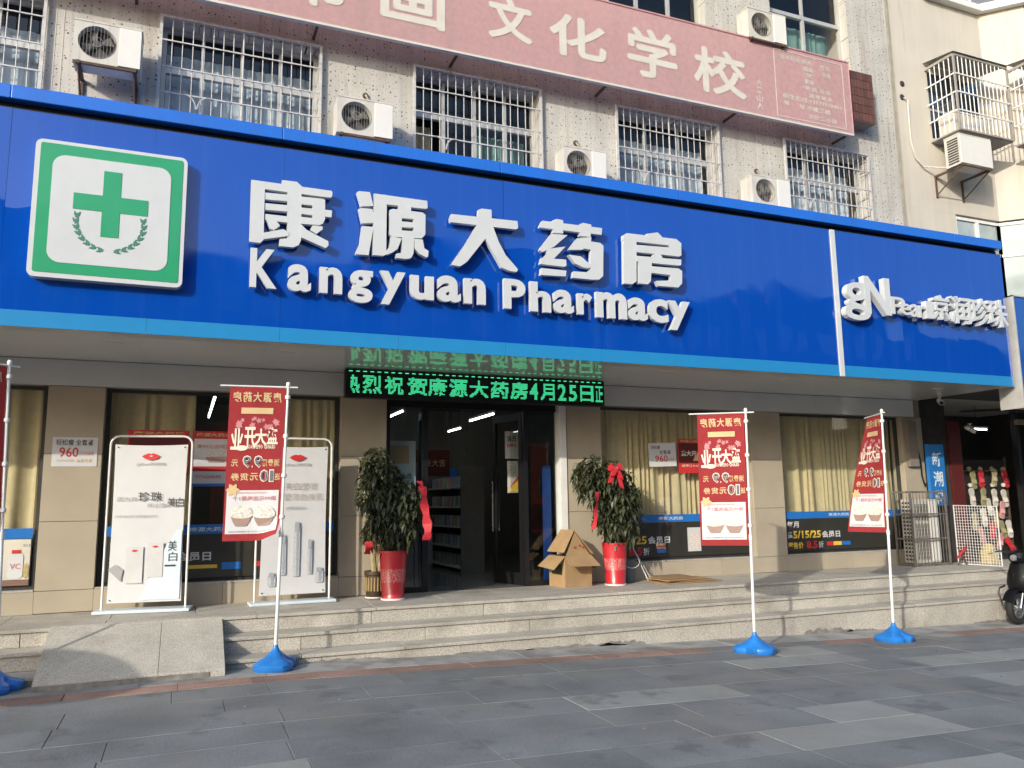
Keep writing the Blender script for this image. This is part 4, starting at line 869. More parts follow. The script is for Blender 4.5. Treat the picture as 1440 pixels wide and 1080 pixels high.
def lips(b, cx, cz, w, y):
    up_ = [(cx-w, cz+.004), (cx-w*.6, cz+w*.28), (cx-w*.2, cz+w*.40), (cx, cz+w*.30), (cx+w*.2, cz+w*.40), (cx+w*.6, cz+w*.28), (cx+w, cz+.004), (cx+w*.6, cz-w*.26), (cx, cz-w*.42), (cx-w*.6, cz-w*.26)]
    return b.add([(x, y, z) for x, z in up_], [tuple(range(len(up_)))])
Y1 = -.020
t, R, pnl = stand(-.315, 9.62, math.radians(-9), .83, 1.87, 'white advertising stand with red lips and skin cream boxes beside the paper sign')
lips(MB(), .0, 2.145, .095, Y1).map(R).build('lips_print', M_redp, pnl)
lips(MB(), .0, 2.152, .018, Y1-.003).map(R).build('pearl_print', M_wp, pnl)
gp = mat('soft_grey_print', (.34, .34, .34), .6, var=0); bl = mat('ink_print', (.05, .05, .055), .6, var=0)
b = MB(); text_fit(b, 'gNPearl京润珍珠', -.145, .15, 2.045, 2.085, Y1, .01); b.map(R).build('brand_lettering', gp, pnl)
b = MB()
for i, c in enumerate('因为真'): text_fit(b, c, -.315+i*.067, -.258+i*.067, 1.665, 1.712, Y1, .0)
for i, c in enumerate('所以真'): text_fit(b, c, -.02+i*.067, .037+i*.067, 1.595, 1.642, Y1, .0)
text_fit(b, '京润珍珠美白系列 还原肌肤自然光泽', -.33, .08, 1.49, 1.52, Y1, 0); b.map(R).build('small_lettering', gp, pnl)
b = MB()
for i, c in enumerate('珍珠'): text_fit(b, c, -.11+i*.125, .005+i*.125, 1.66, 1.765, Y1, .005)
b.map(R).build('ink_lettering', bl, pnl); b = MB()
for i, c in enumerate('美白'): text_fit(b, c, .185+i*.09, .27+i*.09, 1.60, 1.70, Y1, .005)
b.map(R).build('ink_lettering', bl, pnl); b = MB()
text_fit(b, '美', .215, .305, 1.13, 1.24, Y1, .01); text_fit(b, '白', .225, .315, 1.02, 1.12, Y1, .01); b.box(.19, .30, Y1-.001, Y1+.001, .965, .985); b.map(R).build('ink_lettering', bl, pnl)
b = MB().add([(x, Y1+.003, z) for x, z in ((-.05, .625), (.35, .625), (.35, 1.35), (.30, 1.36), (.22, 1.22), (.10, 1.02), (.05, .86))], [tuple(range(7))]); b.map(R).build('blue_wash_print', M_ltblue_p, pnl)
bx = mat('box_print', (.56, .55, .54), .6, var=.06)
b = MB().box(-.20, -.03, Y1-.001, Y1+.001, .80, 1.18).box(.01, .17, Y1-.004, Y1-.002, .86, 1.22); b.map(R).build('carton_print', bx, pnl)
b = MB(); lips(b, -.115, 1.14, .032, Y1-.004); lips(b, .09, 1.18, .032, Y1-.006); b.map(R).build('carton_lips_print', M_redp, pnl)
b = MB().add([(x, Y1-.002, z) for x, z in ((-.37, .95), (-.30, 1.0), (-.22, .94), (-.24, .82), (-.30, .88))], [tuple(range(5))]); b.map(R).build('shell_print', gp, pnl)
t, R, pnl = stand(1.22, 9.60, math.radians(2), .83, 1.87, 'white advertising stand with silver bottles partly hidden by a red flag')
lips(MB(), .02, 2.145, .095, Y1).map(R).build('lips_print', M_redp, pnl)
b = MB(); text_fit(b, 'gNPearl京润珍珠', -.13, .17, 2.045, 2.085, Y1, .01); text_fit(b, '由内而外焕发光彩', -.10, .12, 1.55, 1.59, Y1, 0); b.map(R).build('brand_lettering', gp, pnl)
b = MB()
for i, c in enumerate('美白塑颜'): text_fit(b, c, -.12+i*.095, -.04+i*.095, 1.78, 1.86, Y1, -.005)
for i, c in enumerate('重塑亮白美肌'): text_fit(b, c, -.22+i*.09, -.145+i*.09, 1.66, 1.735, Y1, -.005)
b.map(R).build('tan_lettering', mat('tan_print', (.40, .34, .27), .6, var=0), pnl)
st = mat('steel_print', (.34, .37, .40), .5, var=.1, scale=40); sl = mat('silver_print', (.50, .515, .525), .4, var=.1, scale=30)
b = MB(); b2 = MB()
for u, w, z0, z1 in ((-.12, .06, .82, 1.24), (.03, .065, .80, 1.38), (.18, .05, .82, 1.18), (.29, .085, .72, .86), (-.24, .085, .70, .82)):
    b2.prism(rrect(u-w*.55, u+w*.55, z0, z1, w*.2, 3), Y1-.001, Y1+.002)
    b.prism(rrect(u-w*.05, u+w*.28, z0+.012, z1-.02, w*.1, 3), Y1-.004, Y1-.002).prism(rrect(u-w*.36, u+w*.36, z1-.08 if z1 > 1 else z1-.025, z1+.03, w*.15, 3), Y1-.0065, Y1-.0045)
b2.map(R).build('bottle_print', sl, pnl); b.map(R).build('bottle_cap_print', st, pnl)
# ================================================================== PAPERS AND POSTERS ON THE FRONT
def paper(x0, x1, z0, z1, y, label, lines, name='paper_sign', m=None, tilt=0., cat='sign', group=None):
    cx, cz = (x0+x1)/2, (z0+z1)/2; t = thing(name, (cx, y, cz), label, cat, group)
    Rr = lambda x, yy, z: (cx+(x-cx)*math.cos(tilt)-(z-cz)*math.sin(tilt), yy, cz+(x-cx)*math.sin(tilt)+(z-cz)*math.cos(tilt))
    MB().box(x0, x1, y-.004, y, z0, z1).map(Rr).build('sheet', m or M_wp, t)
    for s, a0, a1, b0, b1, mm, off in lines:
        b = MB(); text_fit(b, s, x0+(x1-x0)*a0, x0+(x1-x0)*a1, z0+(z1-z0)*b0, z0+(z1-z0)*b1, y-.0065, off); b.map(Rr).build('lettering', mm, t)
    return t, Rr
paper(-1.315, -.875, 2.05, 2.37, YW-.002, 'white paper sign with a red 960 stuck on the tiled pillar', [('轻松瘦 全套餐', .08, .9, .72, .93, bl, .01), ('960', .16, .58, .32, .66, M_redp, .01), ('元任选套餐', .6, .92, .38, .52, M_rose, 0), ('本店今日特惠', .1, .5, .16, .24, M_gold, 0), ('会员专享', .55, .9, .14, .26, M_gold, .02)])
paper(6.235, 6.70, 2.085, 2.425, YW+.045, 'tilted white paper sign with a red 960 on the curtained window', [('轻松瘦', .1, .42, .74, .9, bl, .01), ('全套餐', .38, .8, .52, .7, bl, .01), ('960', .22, .68, .2, .48, M_redp, .01), ('元任选', .7, .92, .24, .36, M_redp, 0)], tilt=.03)
def red_poster(x0, x1, z0, z1, label, kind):
    t, Rr = paper(x0, x1, z0, z1, YW+.055, label, [('康源大药房', .08, .92, .90, .97, M_gold, .02)], 'red_poster', M_redp, 0, 'poster')
    X = lambda u: x0+(x1-x0)*u; Z = lambda w: z0+(z1-z0)*w; y = YW+.048
    if kind == 1:
        MB().box(X(.04), X(.96), y-.001, y+.001, Z(.36), Z(.86)).build('white_field', M_wp, t)
        b = MB(); text_fit(b, '满99元送鸡蛋', X(.1), X(.9), Z(.68), Z(.76), y-.004, .01); b.build('lettering', M_rose, t)
        MB().prism(ellipse(X(.58), Z(.53), (x1-x0)*.30, (z1-z0)*.085), y-.003, y-.0015).build('rice_print', M_rice, t)
        MB().prism([(X(.30), Z(.53)), (X(.86), Z(.53)), (X(.76), Z(.43)), (X(.40), Z(.43))], y-.005, y-.0035).build('bowl_print', M_bowl, t)
        MB().box(X(.0), X(1), y-.003, y-.001, Z(.04), Z(.27)).build('white_strip', M_wp, t); MB().box(X(0), X(1), y-.005, y-.0035, Z(0), Z(.05)).build('blue_strip', M_posterblue, t)
        b = MB(); text_fit(b, '每逢5/15/25会员日', X(.1), X(.7), Z(.14), Z(.2), y-.006, .01); b.build('red_lettering', M_redp, t)
    else:
        b = MB(); text_fit(b, '盛大开业', X(.10), X(.9), Z(.50), Z(.66), y-.002, .03); text_fit(b, '消费满9.9元', X(.1), X(.85), Z(.18), Z(.25), y-.002, .02); b.build('cream_lettering', M_cream_p, t)
        MB().box(X(.02), X(.98), y-.001, y+.001, Z(.30), Z(.88)).build('dark_field', M_maroon, t)
        MB().prism([(X(.55), Z(.36)), (X(.95), Z(.36)), (X(.9), Z(.56)), (X(.8), Z(.62)), (X(.62), Z(.5))], y-.004, y-.002).build('figure_print', M_gold, t)
red_poster(.10, .56, 1.83, 2.47, 'red poster with a bowl print hanging in the dark window gap beside the left flag', 1)
red_poster(-.58, .06, 1.95, 2.47, 'dark red poster on the window peeping over the white stand with lips', 2)
red_poster(6.745, 7.20, 1.99, 2.49, 'dark red poster on the window partly behind the middle flag', 2)
red_poster(7.66, 7.90, 1.95, 2.5, 'narrow red poster at the window edge just behind the pole of the middle flag', 2)
def window_poster(x0, x1, label, lines, pics=()):
    y = YW+.07; t = thing('window_poster', ((x0+x1)/2, y, .79), label, 'poster')
    MB().box(x0, x1, y-.003, y, .795, 1.285).build('black_field', M_posterblk, t)
    MB().box(x0, x1, y-.004, y, 1.287, 1.395).build('blue_strip', M_posterblue, t)
    b = MB(); n = max(1, int((x1-x0)/1.3))
    for k in range(n): text_fit(b, '康源大药房', x0+(k+.35)*(x1-x0)/n, x0+(k+.35)*(x1-x0)/n+.42, 1.315, 1.365, y-.0065, .01)
    b.build('strip_lettering', M_ltblue_p, t)
    for s, a, c, z0, z1, m, off in lines:
        b = MB(); text_fit(b, s, a, c, z0, z1, y-.0055, off); b.build('lettering', m, t)
    for k, (name, m, a, c, z0, z1) in enumerate(pics): MB().box(a, c, y-.005-.0012*k, y-.0042-.0012*k, z0, z1).build(name, m, t)
    return t
def member_lines(x):
    return [('每月', x, x+.23, 1.15, 1.25, M_wp, .02), ('逢', x, x+.10, .985, 1.09, M_wp, .02), ('5/15/25', x+.11, x+.66, .985, 1.10, M_yellow, .03), ('会员日', x+.68, x+1.05, .985, 1.09, M_wp, .03), ('零售价', x, x+.30, .83, .93, M_yellow, .02), ('8.5', x+.36, x+.58, .825, .945, M_redp, .04), ('折', x+.60, x+.70, .83, .93, M_wp, .02)]
def pills(x, z): return [('red_label', M_redp, x, x+.12, z, z+.06), ('yellow_label', M_yellow, x+.13, x+.30, z, z+.06), ('blue_label', M_posterblue, x+.31, x+.48, z, z+.06)]
window_poster(8.66, 11.12, 'black members day poster along the window bottom right of the middle flag', member_lines(8.68), pills(9.45, .86))
window_poster(5.50, 7.98, 'black members day poster along the window bottom behind the right plant', member_lines(5.30+.2), [('label_a', M_gold, 6.32, 6.47, .955, .99), ('label_b', M_rose, 6.32, 6.47, .905, .945), ('label_c', M_posterblue, 6.32, 6.47, .855, .895), ('phone_print', M_wp, 6.85, 7.08, .86, 1.20), ('phone_screen', M_rice, 6.885, 7.045, .90, 1.14)])
window_poster(-.77, 1.74, 'black members day poster along the window bottom behind the two white stands', member_lines(-.70), [('orange_label', M_yellow, .1, .42, .90, .94), ('blue_label', M_posterblue, .47, .68, .88, .96)]+pills(.85, .9))
t = window_poster(-4.1, -1.45, 'pale poster of a white pill bottle along the leftmost window bottom', [('维生素', -1.53, -1.46, 1.20, 1.23, M_grey_p, 0)], [('pale_field', mat('pale_field_print', (.62, .58, .48), .5, var=.12, scale=4), -4.09, -1.46, .86, 1.28), ('brown_edge', mat('brown_edge_print', (.22, .12, .09), .5), -4.09, -1.46, .80, .855)])
y = YW+.06
b = MB().prism(rrect(-1.66, -1.52, .87, 1.13, .04), y-.001, y+.001); b.build('bottle_print', M_wp, t)
MB().box(-1.63, -1.55, y-.002, y, 1.135, 1.17).build('bottle_cap_print', M_redp, t)
b = MB(); text_fit(b, 'VC', -1.64, -1.54, .97, 1.03, y-.004, .02); b.build('bottle_lettering', M_rose, t)
MB().prism(ellipse(-1.49, .95, .027, .08), y-.001, y+.001).build('fruit_print', mat('fruit_print', (.45, .36, .16), .6, var=.3, scale=20), t)
# poster behind the left side pane, notices on the right door leaf, blue panel
t = thing('poster', (2.64, 10.3, 1.2), 'white and gold poster behind the glass beside the left plant', 'poster')
MB().box(2.40, 2.85, 10.30, 10.31, 1.20, 2.42).build('sheet', M_ltblue_p, t); MB().box(2.46, 2.76, 10.296, 10.299, 2.12, 2.36).build('gold_print', M_gold, t)
b = MB(); text_fit(b, '开业大吉', 2.48, 2.8, 1.92, 2.0, 10.296, .01); text_fit(b, '全场满减', 2.48, 2.7, 1.7, 1.78, 10.296, .01); b.build('lettering', bl, t); MB().box(2.40, 2.42, 10.31, 10.33, .5, 2.4).box(2.83, 2.85, 10.31, 10.33, .5, 2.4).build('easel_leg', M_black, t)
t, R_ = paper(4.14, 4.34, 2.20, 2.58, 10.34, 'upper grey notice hanging on the open right door', [('会员', .15, .85, .62, .85, bl, .02), ('招募中', .15, .85, .4, .55, M_redp, .02)], 'door_notice', mat('notice_grey', (.45, .45, .42), .6), 0, 'notice')
t, R_ = paper(4.17, 4.33, 1.73, 2.17, 10.34, 'lower notice with a red and yellow corner hanging on the open right door', [('开业', .15, .85, .6, .85, gp, .02)], 'door_notice', mat('notice_tan', (.50, .46, .40), .6), 0, 'notice')
MB().add([(x, 10.333, z) for x, z in ((4.18, 1.74), (4.325, 1.74), (4.325, 1.95))], [(0, 1, 2)]).build('yellow_print', M_yellow, t); MB().add([(x, 10.332, z) for x, z in ((4.20, 1.80), (4.325, 1.96), (4.325, 1.90))], [(0, 1, 2)]).build('red_print', M_redp, t)
tag(MB().bbox(4.62, 4.74, 10.14, 10.18, .55, 2.1, .004).build('blue_panel', mat('deep_blue_board', (.008, .05, .22), .5)), 'tall blue board standing behind the glass beside the white door post', 'board')
# ================================================================== PLANTS
def crown(blobs, count, seed, name, parent):
    r = random.Random(seed); b = MB()
    vol = [q[3]*q[4]*q[5] for q in blobs]
    for k in range(count):
        c = r.choices(blobs, vol)[0]
        while True:
            d = Vector((r.gauss(0, 1), r.gauss(0, 1), r.gauss(0, 1))).normalized(); rr = r.uniform(.45, 1.0)**.6*r.uniform(.90, 1.22)
            p = Vector((c[0]+d.x*c[3]*rr, c[1]+d.y*c[4]*rr, c[2]+d.z*c[5]*rr)); break
        out = Vector((d.x, d.y, d.z*.4+.15)).normalized(); m = r.choice((5, 6, 6, 7)); a0 = r.uniform(0, 6.28)
        ax = (out+Vector((r.uniform(-.4, .4), r.uniform(-.4, .4), r.uniform(-.1, .5)))).normalized(); e1 = ax.orthogonal().normalized(); e2 = ax.cross(e1)
        L0 = r.uniform(.06, .135)
        for q in range(m):
            a = a0+q*6.283/m+r.uniform(-.2, .2); dirv = (e1*math.cos(a)+e2*math.sin(a)+ax*.25).normalized(); L = L0*r.uniform(.7, 1.15)
            tip = p+dirv*L+Vector((0, 0, -.45*L)); mid = p+dirv*L*.55+Vector((0, 0, -.08*L)); sd_ = dirv.cross(Vector((0, 0, 1)))
            sd_ = (sd_.normalized() if sd_.length > .1 else e1)*L*.20; fold = Vector((0, 0, .25*L*.2))
            b.add([p, mid+sd_+fold, tip, mid-sd_+fold, mid], [(0, 4, 1), (1, 4, 2), (0, 3, 4), (3, 2, 4)])
    o = b.build(name, M_leaf, parent); o['kind'] = 'stuff'; return o
def ribbon(parent, pts, w, m=None):
    fine = []
    for a, c in zip(pts[:-1], pts[1:]): fine += [Vector(a).lerp(Vector(c), q/4) for q in range(4)]
    pts = fine+[Vector(pts[-1])]; v = []; n = len(pts)
    for i, p in enumerate(pts):        # the ribbon turns and folds as it hangs
        tw = .5*math.sin(i*.32+p[2]*2); ww = w*(.55+.12*math.sin(i*.9)); o = .006*math.sin(i*.45)
        v += [(p[0]-ww*math.cos(tw)+o, p[1]+ww*math.sin(tw), p[2]), (p[0]+ww*math.cos(tw)+o, p[1]-ww*math.sin(tw), p[2]+.012*math.sin(i*1.3))]
    MB().add(v, [(2*i, 2*i+1, 2*i+3, 2*i+2) for i in range(n-1)]).build('ribbon', m or M_red, parent)
def potplant(cx, cy, rt_, rb, h, blobs, count, seed, label):
    t = thing('potted_plant', (cx, cy, .5), label, 'plant', 'opening plants beside the door')
    MB().lathe((cx, cy, .5), [(0, .006), (rb*1.02, .006), (rb*1.02, .02), (rb, .024), (rt_*.985, h-.03), (rt_*1.03, h-.028), (rt_*1.03, h), (rt_*.96, h), (rt_*.95, h-.05), (0, h-.05)], 32).build('pot', M_pot, t, True)
    MB().lathe((cx, cy, .5), [(0, .0), (rb*1.1, .0), (rb*1.12, .018), (rb*1.02, .019)], 28).build('saucer', M_white, t, True)
    MB().lathe((cx, cy, .5+h-.04), [(0, .004), (rt_*.94, 0)], 20).build('soil', M_soil, t)
    r = random.Random(seed); b = MB()
    for k in range(5):
        a = r.uniform(0, 6.28); bl_ = blobs[k % len(blobs)]; tip = Vector(bl_[:3]); base = Vector((cx+.05*math.cos(a), cy+.05*math.sin(a), .5+h-.05))
        b.path([base, base.lerp(tip, .45)+Vector((0, 0, .06)), tip, tip+Vector((r.uniform(-.05, .05), r.uniform(-.05, .05), bl_[5]*.5))], [.014, .011, .008, .004], 6)
    b.build('trunk', M_bark, t, True)
    crown(blobs, count, seed, 'foliage', t); return t
t = potplant(2.34, 9.42, .165, .128, .56, [(2.38, 9.42, 1.38, .29, .27, .30), (2.36, 9.42, 1.62, .30, .27, .28), (2.22, 9.42, 1.88, .24, .23, .24), (2.12, 9.44, 2.08, .16, .18, .20), (2.04, 9.42, 1.75, .14, .18, .22)], 640, 11, 'drooping green plant with a long red ribbon in a red pot left of the door')
ribbon(t, [(2.60, 9.12, 1.80), (2.615, 9.10, 1.70), (2.63, 9.12, 1.60), (2.65, 9.10, 1.48), (2.66, 9.12, 1.36), (2.665, 9.10, 1.26), (2.66, 9.12, 1.18)], .085); ribbon(t, [(2.56, 9.12, 1.86), (2.58, 9.09, 1.82), (2.60, 9.11, 1.76)], .06)
t = potplant(5.38, 9.55, .17, .13, .55, [(5.44, 9.55, 1.35, .28, .26, .30), (5.46, 9.55, 1.62, .29, .26, .28), (5.30, 9.53, 1.88, .28, .24, .24), (5.08, 9.50, 2.02, .22, .2, .18), (4.92, 9.48, 1.90, .17, .17, .19), (5.05, 9.50, 1.70, .16, .17, .16)], 640, 23, 'drooping green plant with a red bow in a red pot beside the cardboard box')
bowm = M_red
v = []
t2 = t
b = MB()
pl_ = [(-.10, .05), (-.06, .085), (-.015, .03), (.02, .03), (.06, .09), (.105, .05), (.09, -.02), (.05, -.03), (.10, -.17), (.115, -.25), (.065, -.22), (.02, -.07), (-.005, -.06), (-.05, -.16), (-.115, -.17), (-.07, -.06), (-.06, -.02), (-.10, -.01)]
b.prism([(5.235+u, 2.0+w) for u, w in pl_], 9.195, 9.225).prism([(5.235+u*.8, 2.01+w*.55) for u, w in pl_], 9.16, 9.19)
b.lathe((5.238, 9.165, 2.015), [(0, -.03), (.022, -.02), (.028, 0), (.02, .02)], 12, 'y'); b.build('bow', M_red, t)
ribbon(t, [(5.0, 9.30, 1.72), (4.995, 9.28, 1.62), (4.985, 9.30, 1.50), (4.97, 9.28, 1.38), (4.93, 9.30, 1.24)], .05)
t = thing('basket_plant', (2.20, 9.74, .5), 'small plant in a dark brown basket pot behind the left red pot', 'plant')
MB().lathe((2.20, 9.72, .5), [(0, .0), (.10, .0), (.11, .02), (.125, .26), (.135, .27), (.135, .31), (.118, .31), (.11, .25), (0, .25)], 24).build('pot', M_basket, t, True)
for k in range(20):
    a = 2*math.pi*k/20; MB().box(2.20+.121*math.cos(a)-.008, 2.20+.121*math.cos(a)+.008, 9.72+.121*math.sin(a)-.008, 9.72+.121*math.sin(a)+.008, .58, .74).build('slat', mat('straw', (.35, .26, .12), .8), t)
MB().lathe((2.20, 9.72, .5), [(0, -.0), (.12, .0), (.12, .012), (0, .013)], 20).build('saucer', M_white, t)
MB().path([(2.19, 9.72, .74), (2.17, 9.72, .95), (2.19, 9.72, 1.2)], .035, 8).path([(2.24, 9.73, .74), (2.26, 9.72, .95), (2.22, 9.72, 1.2)], .03, 8).build('trunk', mat('pale_trunk', (.35, .27, .15), .9, var=.2, scale=20), t, True)
crown([(2.2, 9.72, 1.3, .16, .14, .18)], 60, 5, 'foliage', t); ribbon(t, [(2.09, 9.6, 1.16), (2.08, 9.58, 1.10), (2.07, 9.6, 1.02)], .08)
# ================================================================== CARDBOARD, BUCKET, ROD
t = thing('cardboard_box', (4.88, 9.62, .5), 'open cardboard box with flaps bent into a little roof right of the door', 'box')
bx_, by_, ang = 4.80, 9.72, math.radians(8)
RB = lambda u, v, z: (bx_+u*math.cos(ang)-v*math.sin(ang), by_+u*math.sin(ang)+v*math.cos(ang), .5+z)
w, d, h = .21, .19, .40
b = MB()
for (u0, u1, v0, v1) in ((-w, w, -d, -d+.007), (-w, w, d-.007, d), (-w, -w+.007, -d+.007, d-.007), (w-.007, w, -d+.007, d-.007)): b.box(u0, u1, v0, v1, .004, h)
b.box(-w, w, -d, d, .001, .0035); b.map(RB).build('box_body', M_card, t)
MB().box(-w-.001, -w-.0002, -.12, .12, .16, .30).box(-.06+w*.2, w*.7, -d-.0012, -d-.0003, .33, .37).map(RB).build('green_print', M_cardgreen, t)
def flap(pts, name='flap', m=None):
    n = Vector(pts[1])-Vector(pts[0]); q = (Vector(pts[3])-Vector(pts[0])); nn = n.cross(q).normalized()*.006
    v = [Vector(p) for p in pts]+[Vector(p)+nn for p in pts]
    MB().add(v, [(0, 1, 2, 3), (7, 6, 5, 4), (0, 4, 5, 1), (1, 5, 6, 2), (2, 6, 7, 3), (3, 7, 4, 0)]).map(RB).build(name, m or M_card, t)
flap([(-w, -d, h), (w, -d, h), (w+.03, -d-.16, h-.13), (-w-.02, -d-.16, h-.12)])
flap([(-w, d, h), (-w, -d, h), (-w-.19, -d-.02, h-.16), (-w-.19, d-.02, h-.13)])
flap([(w, -d, h), (w, d, h), (w+.10, d, h-.17), (w+.10, -d, h-.18)])
rz_ = h+.33
flap([(-w-.03, -d-.02, h+.05), (-w-.03, d, h+.05), (.0, d+.02, rz_), (-.02, -d+.05, rz_)], 'roof_flap')
flap([(w+.02, d, h+.02), (w+.02, -d-.02, h+.02), (-.02, -d+.05, rz_-.004), (.0, d+.02, rz_-.004)], 'roof_flap')
flap([(-w+.02, -d+.01, h), (w-.02, -d+.01, h), (-.01, -d+.06, rz_-.03), (-.012, -d+.06, rz_-.03)], 'gable_flap', M_card)
b = MB()
for u, z in ((.03, .52), (.08, .5), (-.05, .50)): b.box(u-.012, u+.012, -d+.0, -d+.004, z, z+.02)
b.map(lambda u, v, z: RB(u, v-.0+.05*((z-h)/.33)-.012, z)).build('red_print', M_redp, t)
t = thing('flattened_cardboard', (6.4, 9.5, .5), 'flattened cardboard sheets lying on the deck right of the right red pot', 'cardboard')
for k, (x0, x1, y0, y1, rz) in enumerate(((5.92, 6.85, 9.22, 9.74, .06), (6.05, 6.78, 9.28, 9.80, -.10), (5.98, 6.62, 9.30, 9.78, .16), (6.05, 6.55, 9.4, 9.82, -.05))):
    mx_, my_ = (x0+x1)/2, (y0+y1)/2; z = .503+k*.016
    b = MB(); b.add([(x0, y0, z), (x1, y0, z+.004), (x1, y1, z+.01), (x0, y1, z+.006), (x0, y0, z+.008), (x1, y0, z+.014), (x1, y1, z+.018), (x0, y1, z+.014)], [(3, 2, 1, 0), (4, 5, 6, 7), (0, 1, 5, 4), (1, 2, 6, 5), (2, 3, 7, 6), (3, 0, 4, 7)])
    b.map(lambda x, yy, zz: (mx_+(x-mx_)*math.cos(rz)-(yy-my_)*math.sin(rz), my_+(x-mx_)*math.sin(rz)+(yy-my_)*math.cos(rz), zz)).build('sheet', M_card if k % 2 == 0 else M_cardin, t)
t = thing('plastic_bucket', (5.66, 9.74, .5), 'dark grey bucket half hidden behind the right red pot', 'bucket')
MB().lathe((5.68, 9.76, .5), [(0, .002), (.10, .002), (.135, .30), (.142, .30), (.142, .315), (.13, .315), (.095, .02), (0, .02)], 24).build('body', M_bucket, t, True)
MB().path([(5.68+.138*math.cos(a), 9.76-.138*math.sin(a)*.4-.1, .5+.30-.10*math.sin(a)) for a in [q*math.pi/8 for q in range(9)]], .004, 5).build('handle', M_white, t)
t = thing('leaning_rods', (5.9, 9.8, .5), 'two thin white rods leaning on the window beside the right plant', 'rod')
MB().tube((5.98, 9.70, .503), (5.70, 9.925, 1.32), .007, 6).build('rod', M_white, t); MB().tube((6.06, 9.74, .503), (5.76, 9.925, 1.15), .004, 6).build('rod', M_white, t)
# ================================================================== CAGED COOLING UNIT, RACKS, NEIGHBOUR SHOP
t = thing('cooling_unit', (11.2, 9.78, .5), 'tall white cooling unit standing inside the rusty cage', 'cooling unit')
X0, X1, Y0, Y1_ = 10.95, 11.52, 9.68, 9.90
MB().bbox(X0, X1, Y0, Y1_, .54, 1.56, .01).build('casing', M_acw, t)
for k in range(3):
    z = .60+k*.31
    MB().box(X0+.05, X0+.35, Y0-.006, Y0-.001, z, z+.26).build('fan_recess', M_dgrey, t)
    b = MB()
    for q in range(9): b.box(X0+.05+q*.035, X0+.05+q*.035+.006, Y0-.014, Y0-.0065, z, z+.26)
    for q in range(0, 9, 2): b.box(X0+.05, X0+.35, Y0-.016, Y0-.0145, z+q*.03, z+q*.03+.004)
    b.build('grille', M_acw, t)
MB().box(X0+.38, X1-.01, Y0-.012, Y0-.001, .57, 1.53).build('side_panel', M_acp, t)
b = MB()
for r_ in range(16):
    for c in range(3): b.box(X0-.003, X0-.0005, Y0+.03+c*.06, Y0+.03+c*.06+.035, .58+r_*.06, .58+r_*.06+.035)
b.build('louvre', M_dgrey, t)
MB().box(X0+.05, X0+.12, Y0, Y1_, .5, .541).box(X1-.12, X1-.05, Y0, Y1_, .5, .541).build('foot', M_rust, t)
t = thing('steel_cage', (11.2, 9.75, .5), 'rusty barred cage round the tall white cooling unit', 'cage')
X0, X1, Y0 = 10.84, 11.62, 9.60
b = MB()
for x, y in ((X0, Y0), (X1, Y0), (X0, 9.925), (X1, 9.925)): b.box(x-.014, x+.014, y-.014, y+.014, .5, 1.68)
b.box(X0, X1, Y0-.016, Y0+.016, 1.66, 1.69).box(X0-.016, X0+.016, Y0, 9.92, 1.66, 1.69).box(X1-.016, X1+.016, Y0, 9.92, 1.66, 1.69)
for z in (.53, .93, 1.32): b.box(X0, X1, Y0-.011, Y0+.011, z-.012, z+.012).box(X0-.011, X0+.011, Y0, 9.92, z-.012, z+.012)
M_cagegrey = mat('cage_grey', (.13, .115, .10), .7, var=.25, scale=14)
b.build('frame', M_cagegrey, t)
for k in range(1, 11): MB().tube((X0+(X1-X0)*k/11, Y0, .5), (X0+(X1-X0)*k/11, Y0, 1.66), .005, 5).build('bar', M_cagegrey, t)
for k in range(1, 5): MB().tube((X0, Y0+.325*k/5, .5), (X0, Y0+.325*k/5, 1.66), .005, 5).build('bar', M_cagegrey, t)
# utility box and cable on the corner pillar
t = thing('meter_box', (11.4, 9.92, 2.1), 'shallow grey meter box on the corner pillar under the soffit', 'box')
MB().bbox(11.22, 11.42, 9.86, 9.938, 2.10, 2.86, .006).build('cover', mat('box_grey', (.22, .19, .16), .6, var=.1), t); MB().path([(11.42, 9.90, 2.5), (11.47, 9.88, 2.2), (11.45, 9.86, 1.95), (11.52, 9.88, 1.80), (11.60, 9.9, 1.82)], .014, 6).build('cable', M_black, t, True)
def camera_(x, y, z, label, d):
    t = thing('security_camera', (x, y, z), label, 'camera', 'white security cameras')
    MB().lathe((x, y, z-.10), [(.0, .10), (.035, .10), (.035, .085), (.012, .08), (.012, .02), (0, .02)], 14).build('mount', M_white, t, True)
    q = Vector((x, y, z-.1)); dv = Vector(d).normalized(); MB().tube(q-dv*.08, q+dv*.10, .042, 14).build('housing', M_white, t, True); MB().tube(q+dv*.101, q+dv*.104, .034, 14).build('lens', M_black, t)
camera_(11.35, 9.3, 3.225, 'white security camera under the end of the soffit', (-.6, -.7, -.35))
camera_(12.75, 9.9, 2.86, 'white lamp shaped camera hanging in the dark shop entrance', (.5, -.6, -.5))
t = thing('hanging_sign', (11.75, 9.86, 1.5), 'upright blue sign with two pale characters above the cage', 'sign')
MB().bbox(11.56, 11.93, 9.80, 9.86, 1.45, 2.47, .006).build('panel', mat('blue_hanging', (.02, .17, .48), .4, var=.1, coat=.5), t)
b = MB(); text_fit(b, '新', 11.64, 11.86, 2.10, 2.34, 9.797, .02); text_fit(b, '潮', 11.64, 11.86, 1.76, 2.02, 9.797, .02); text_fit(b, '鞋', 11.64, 11.86, 1.48, 1.70, 9.797, .02); b.build('lettering', M_ltblue_p, t)
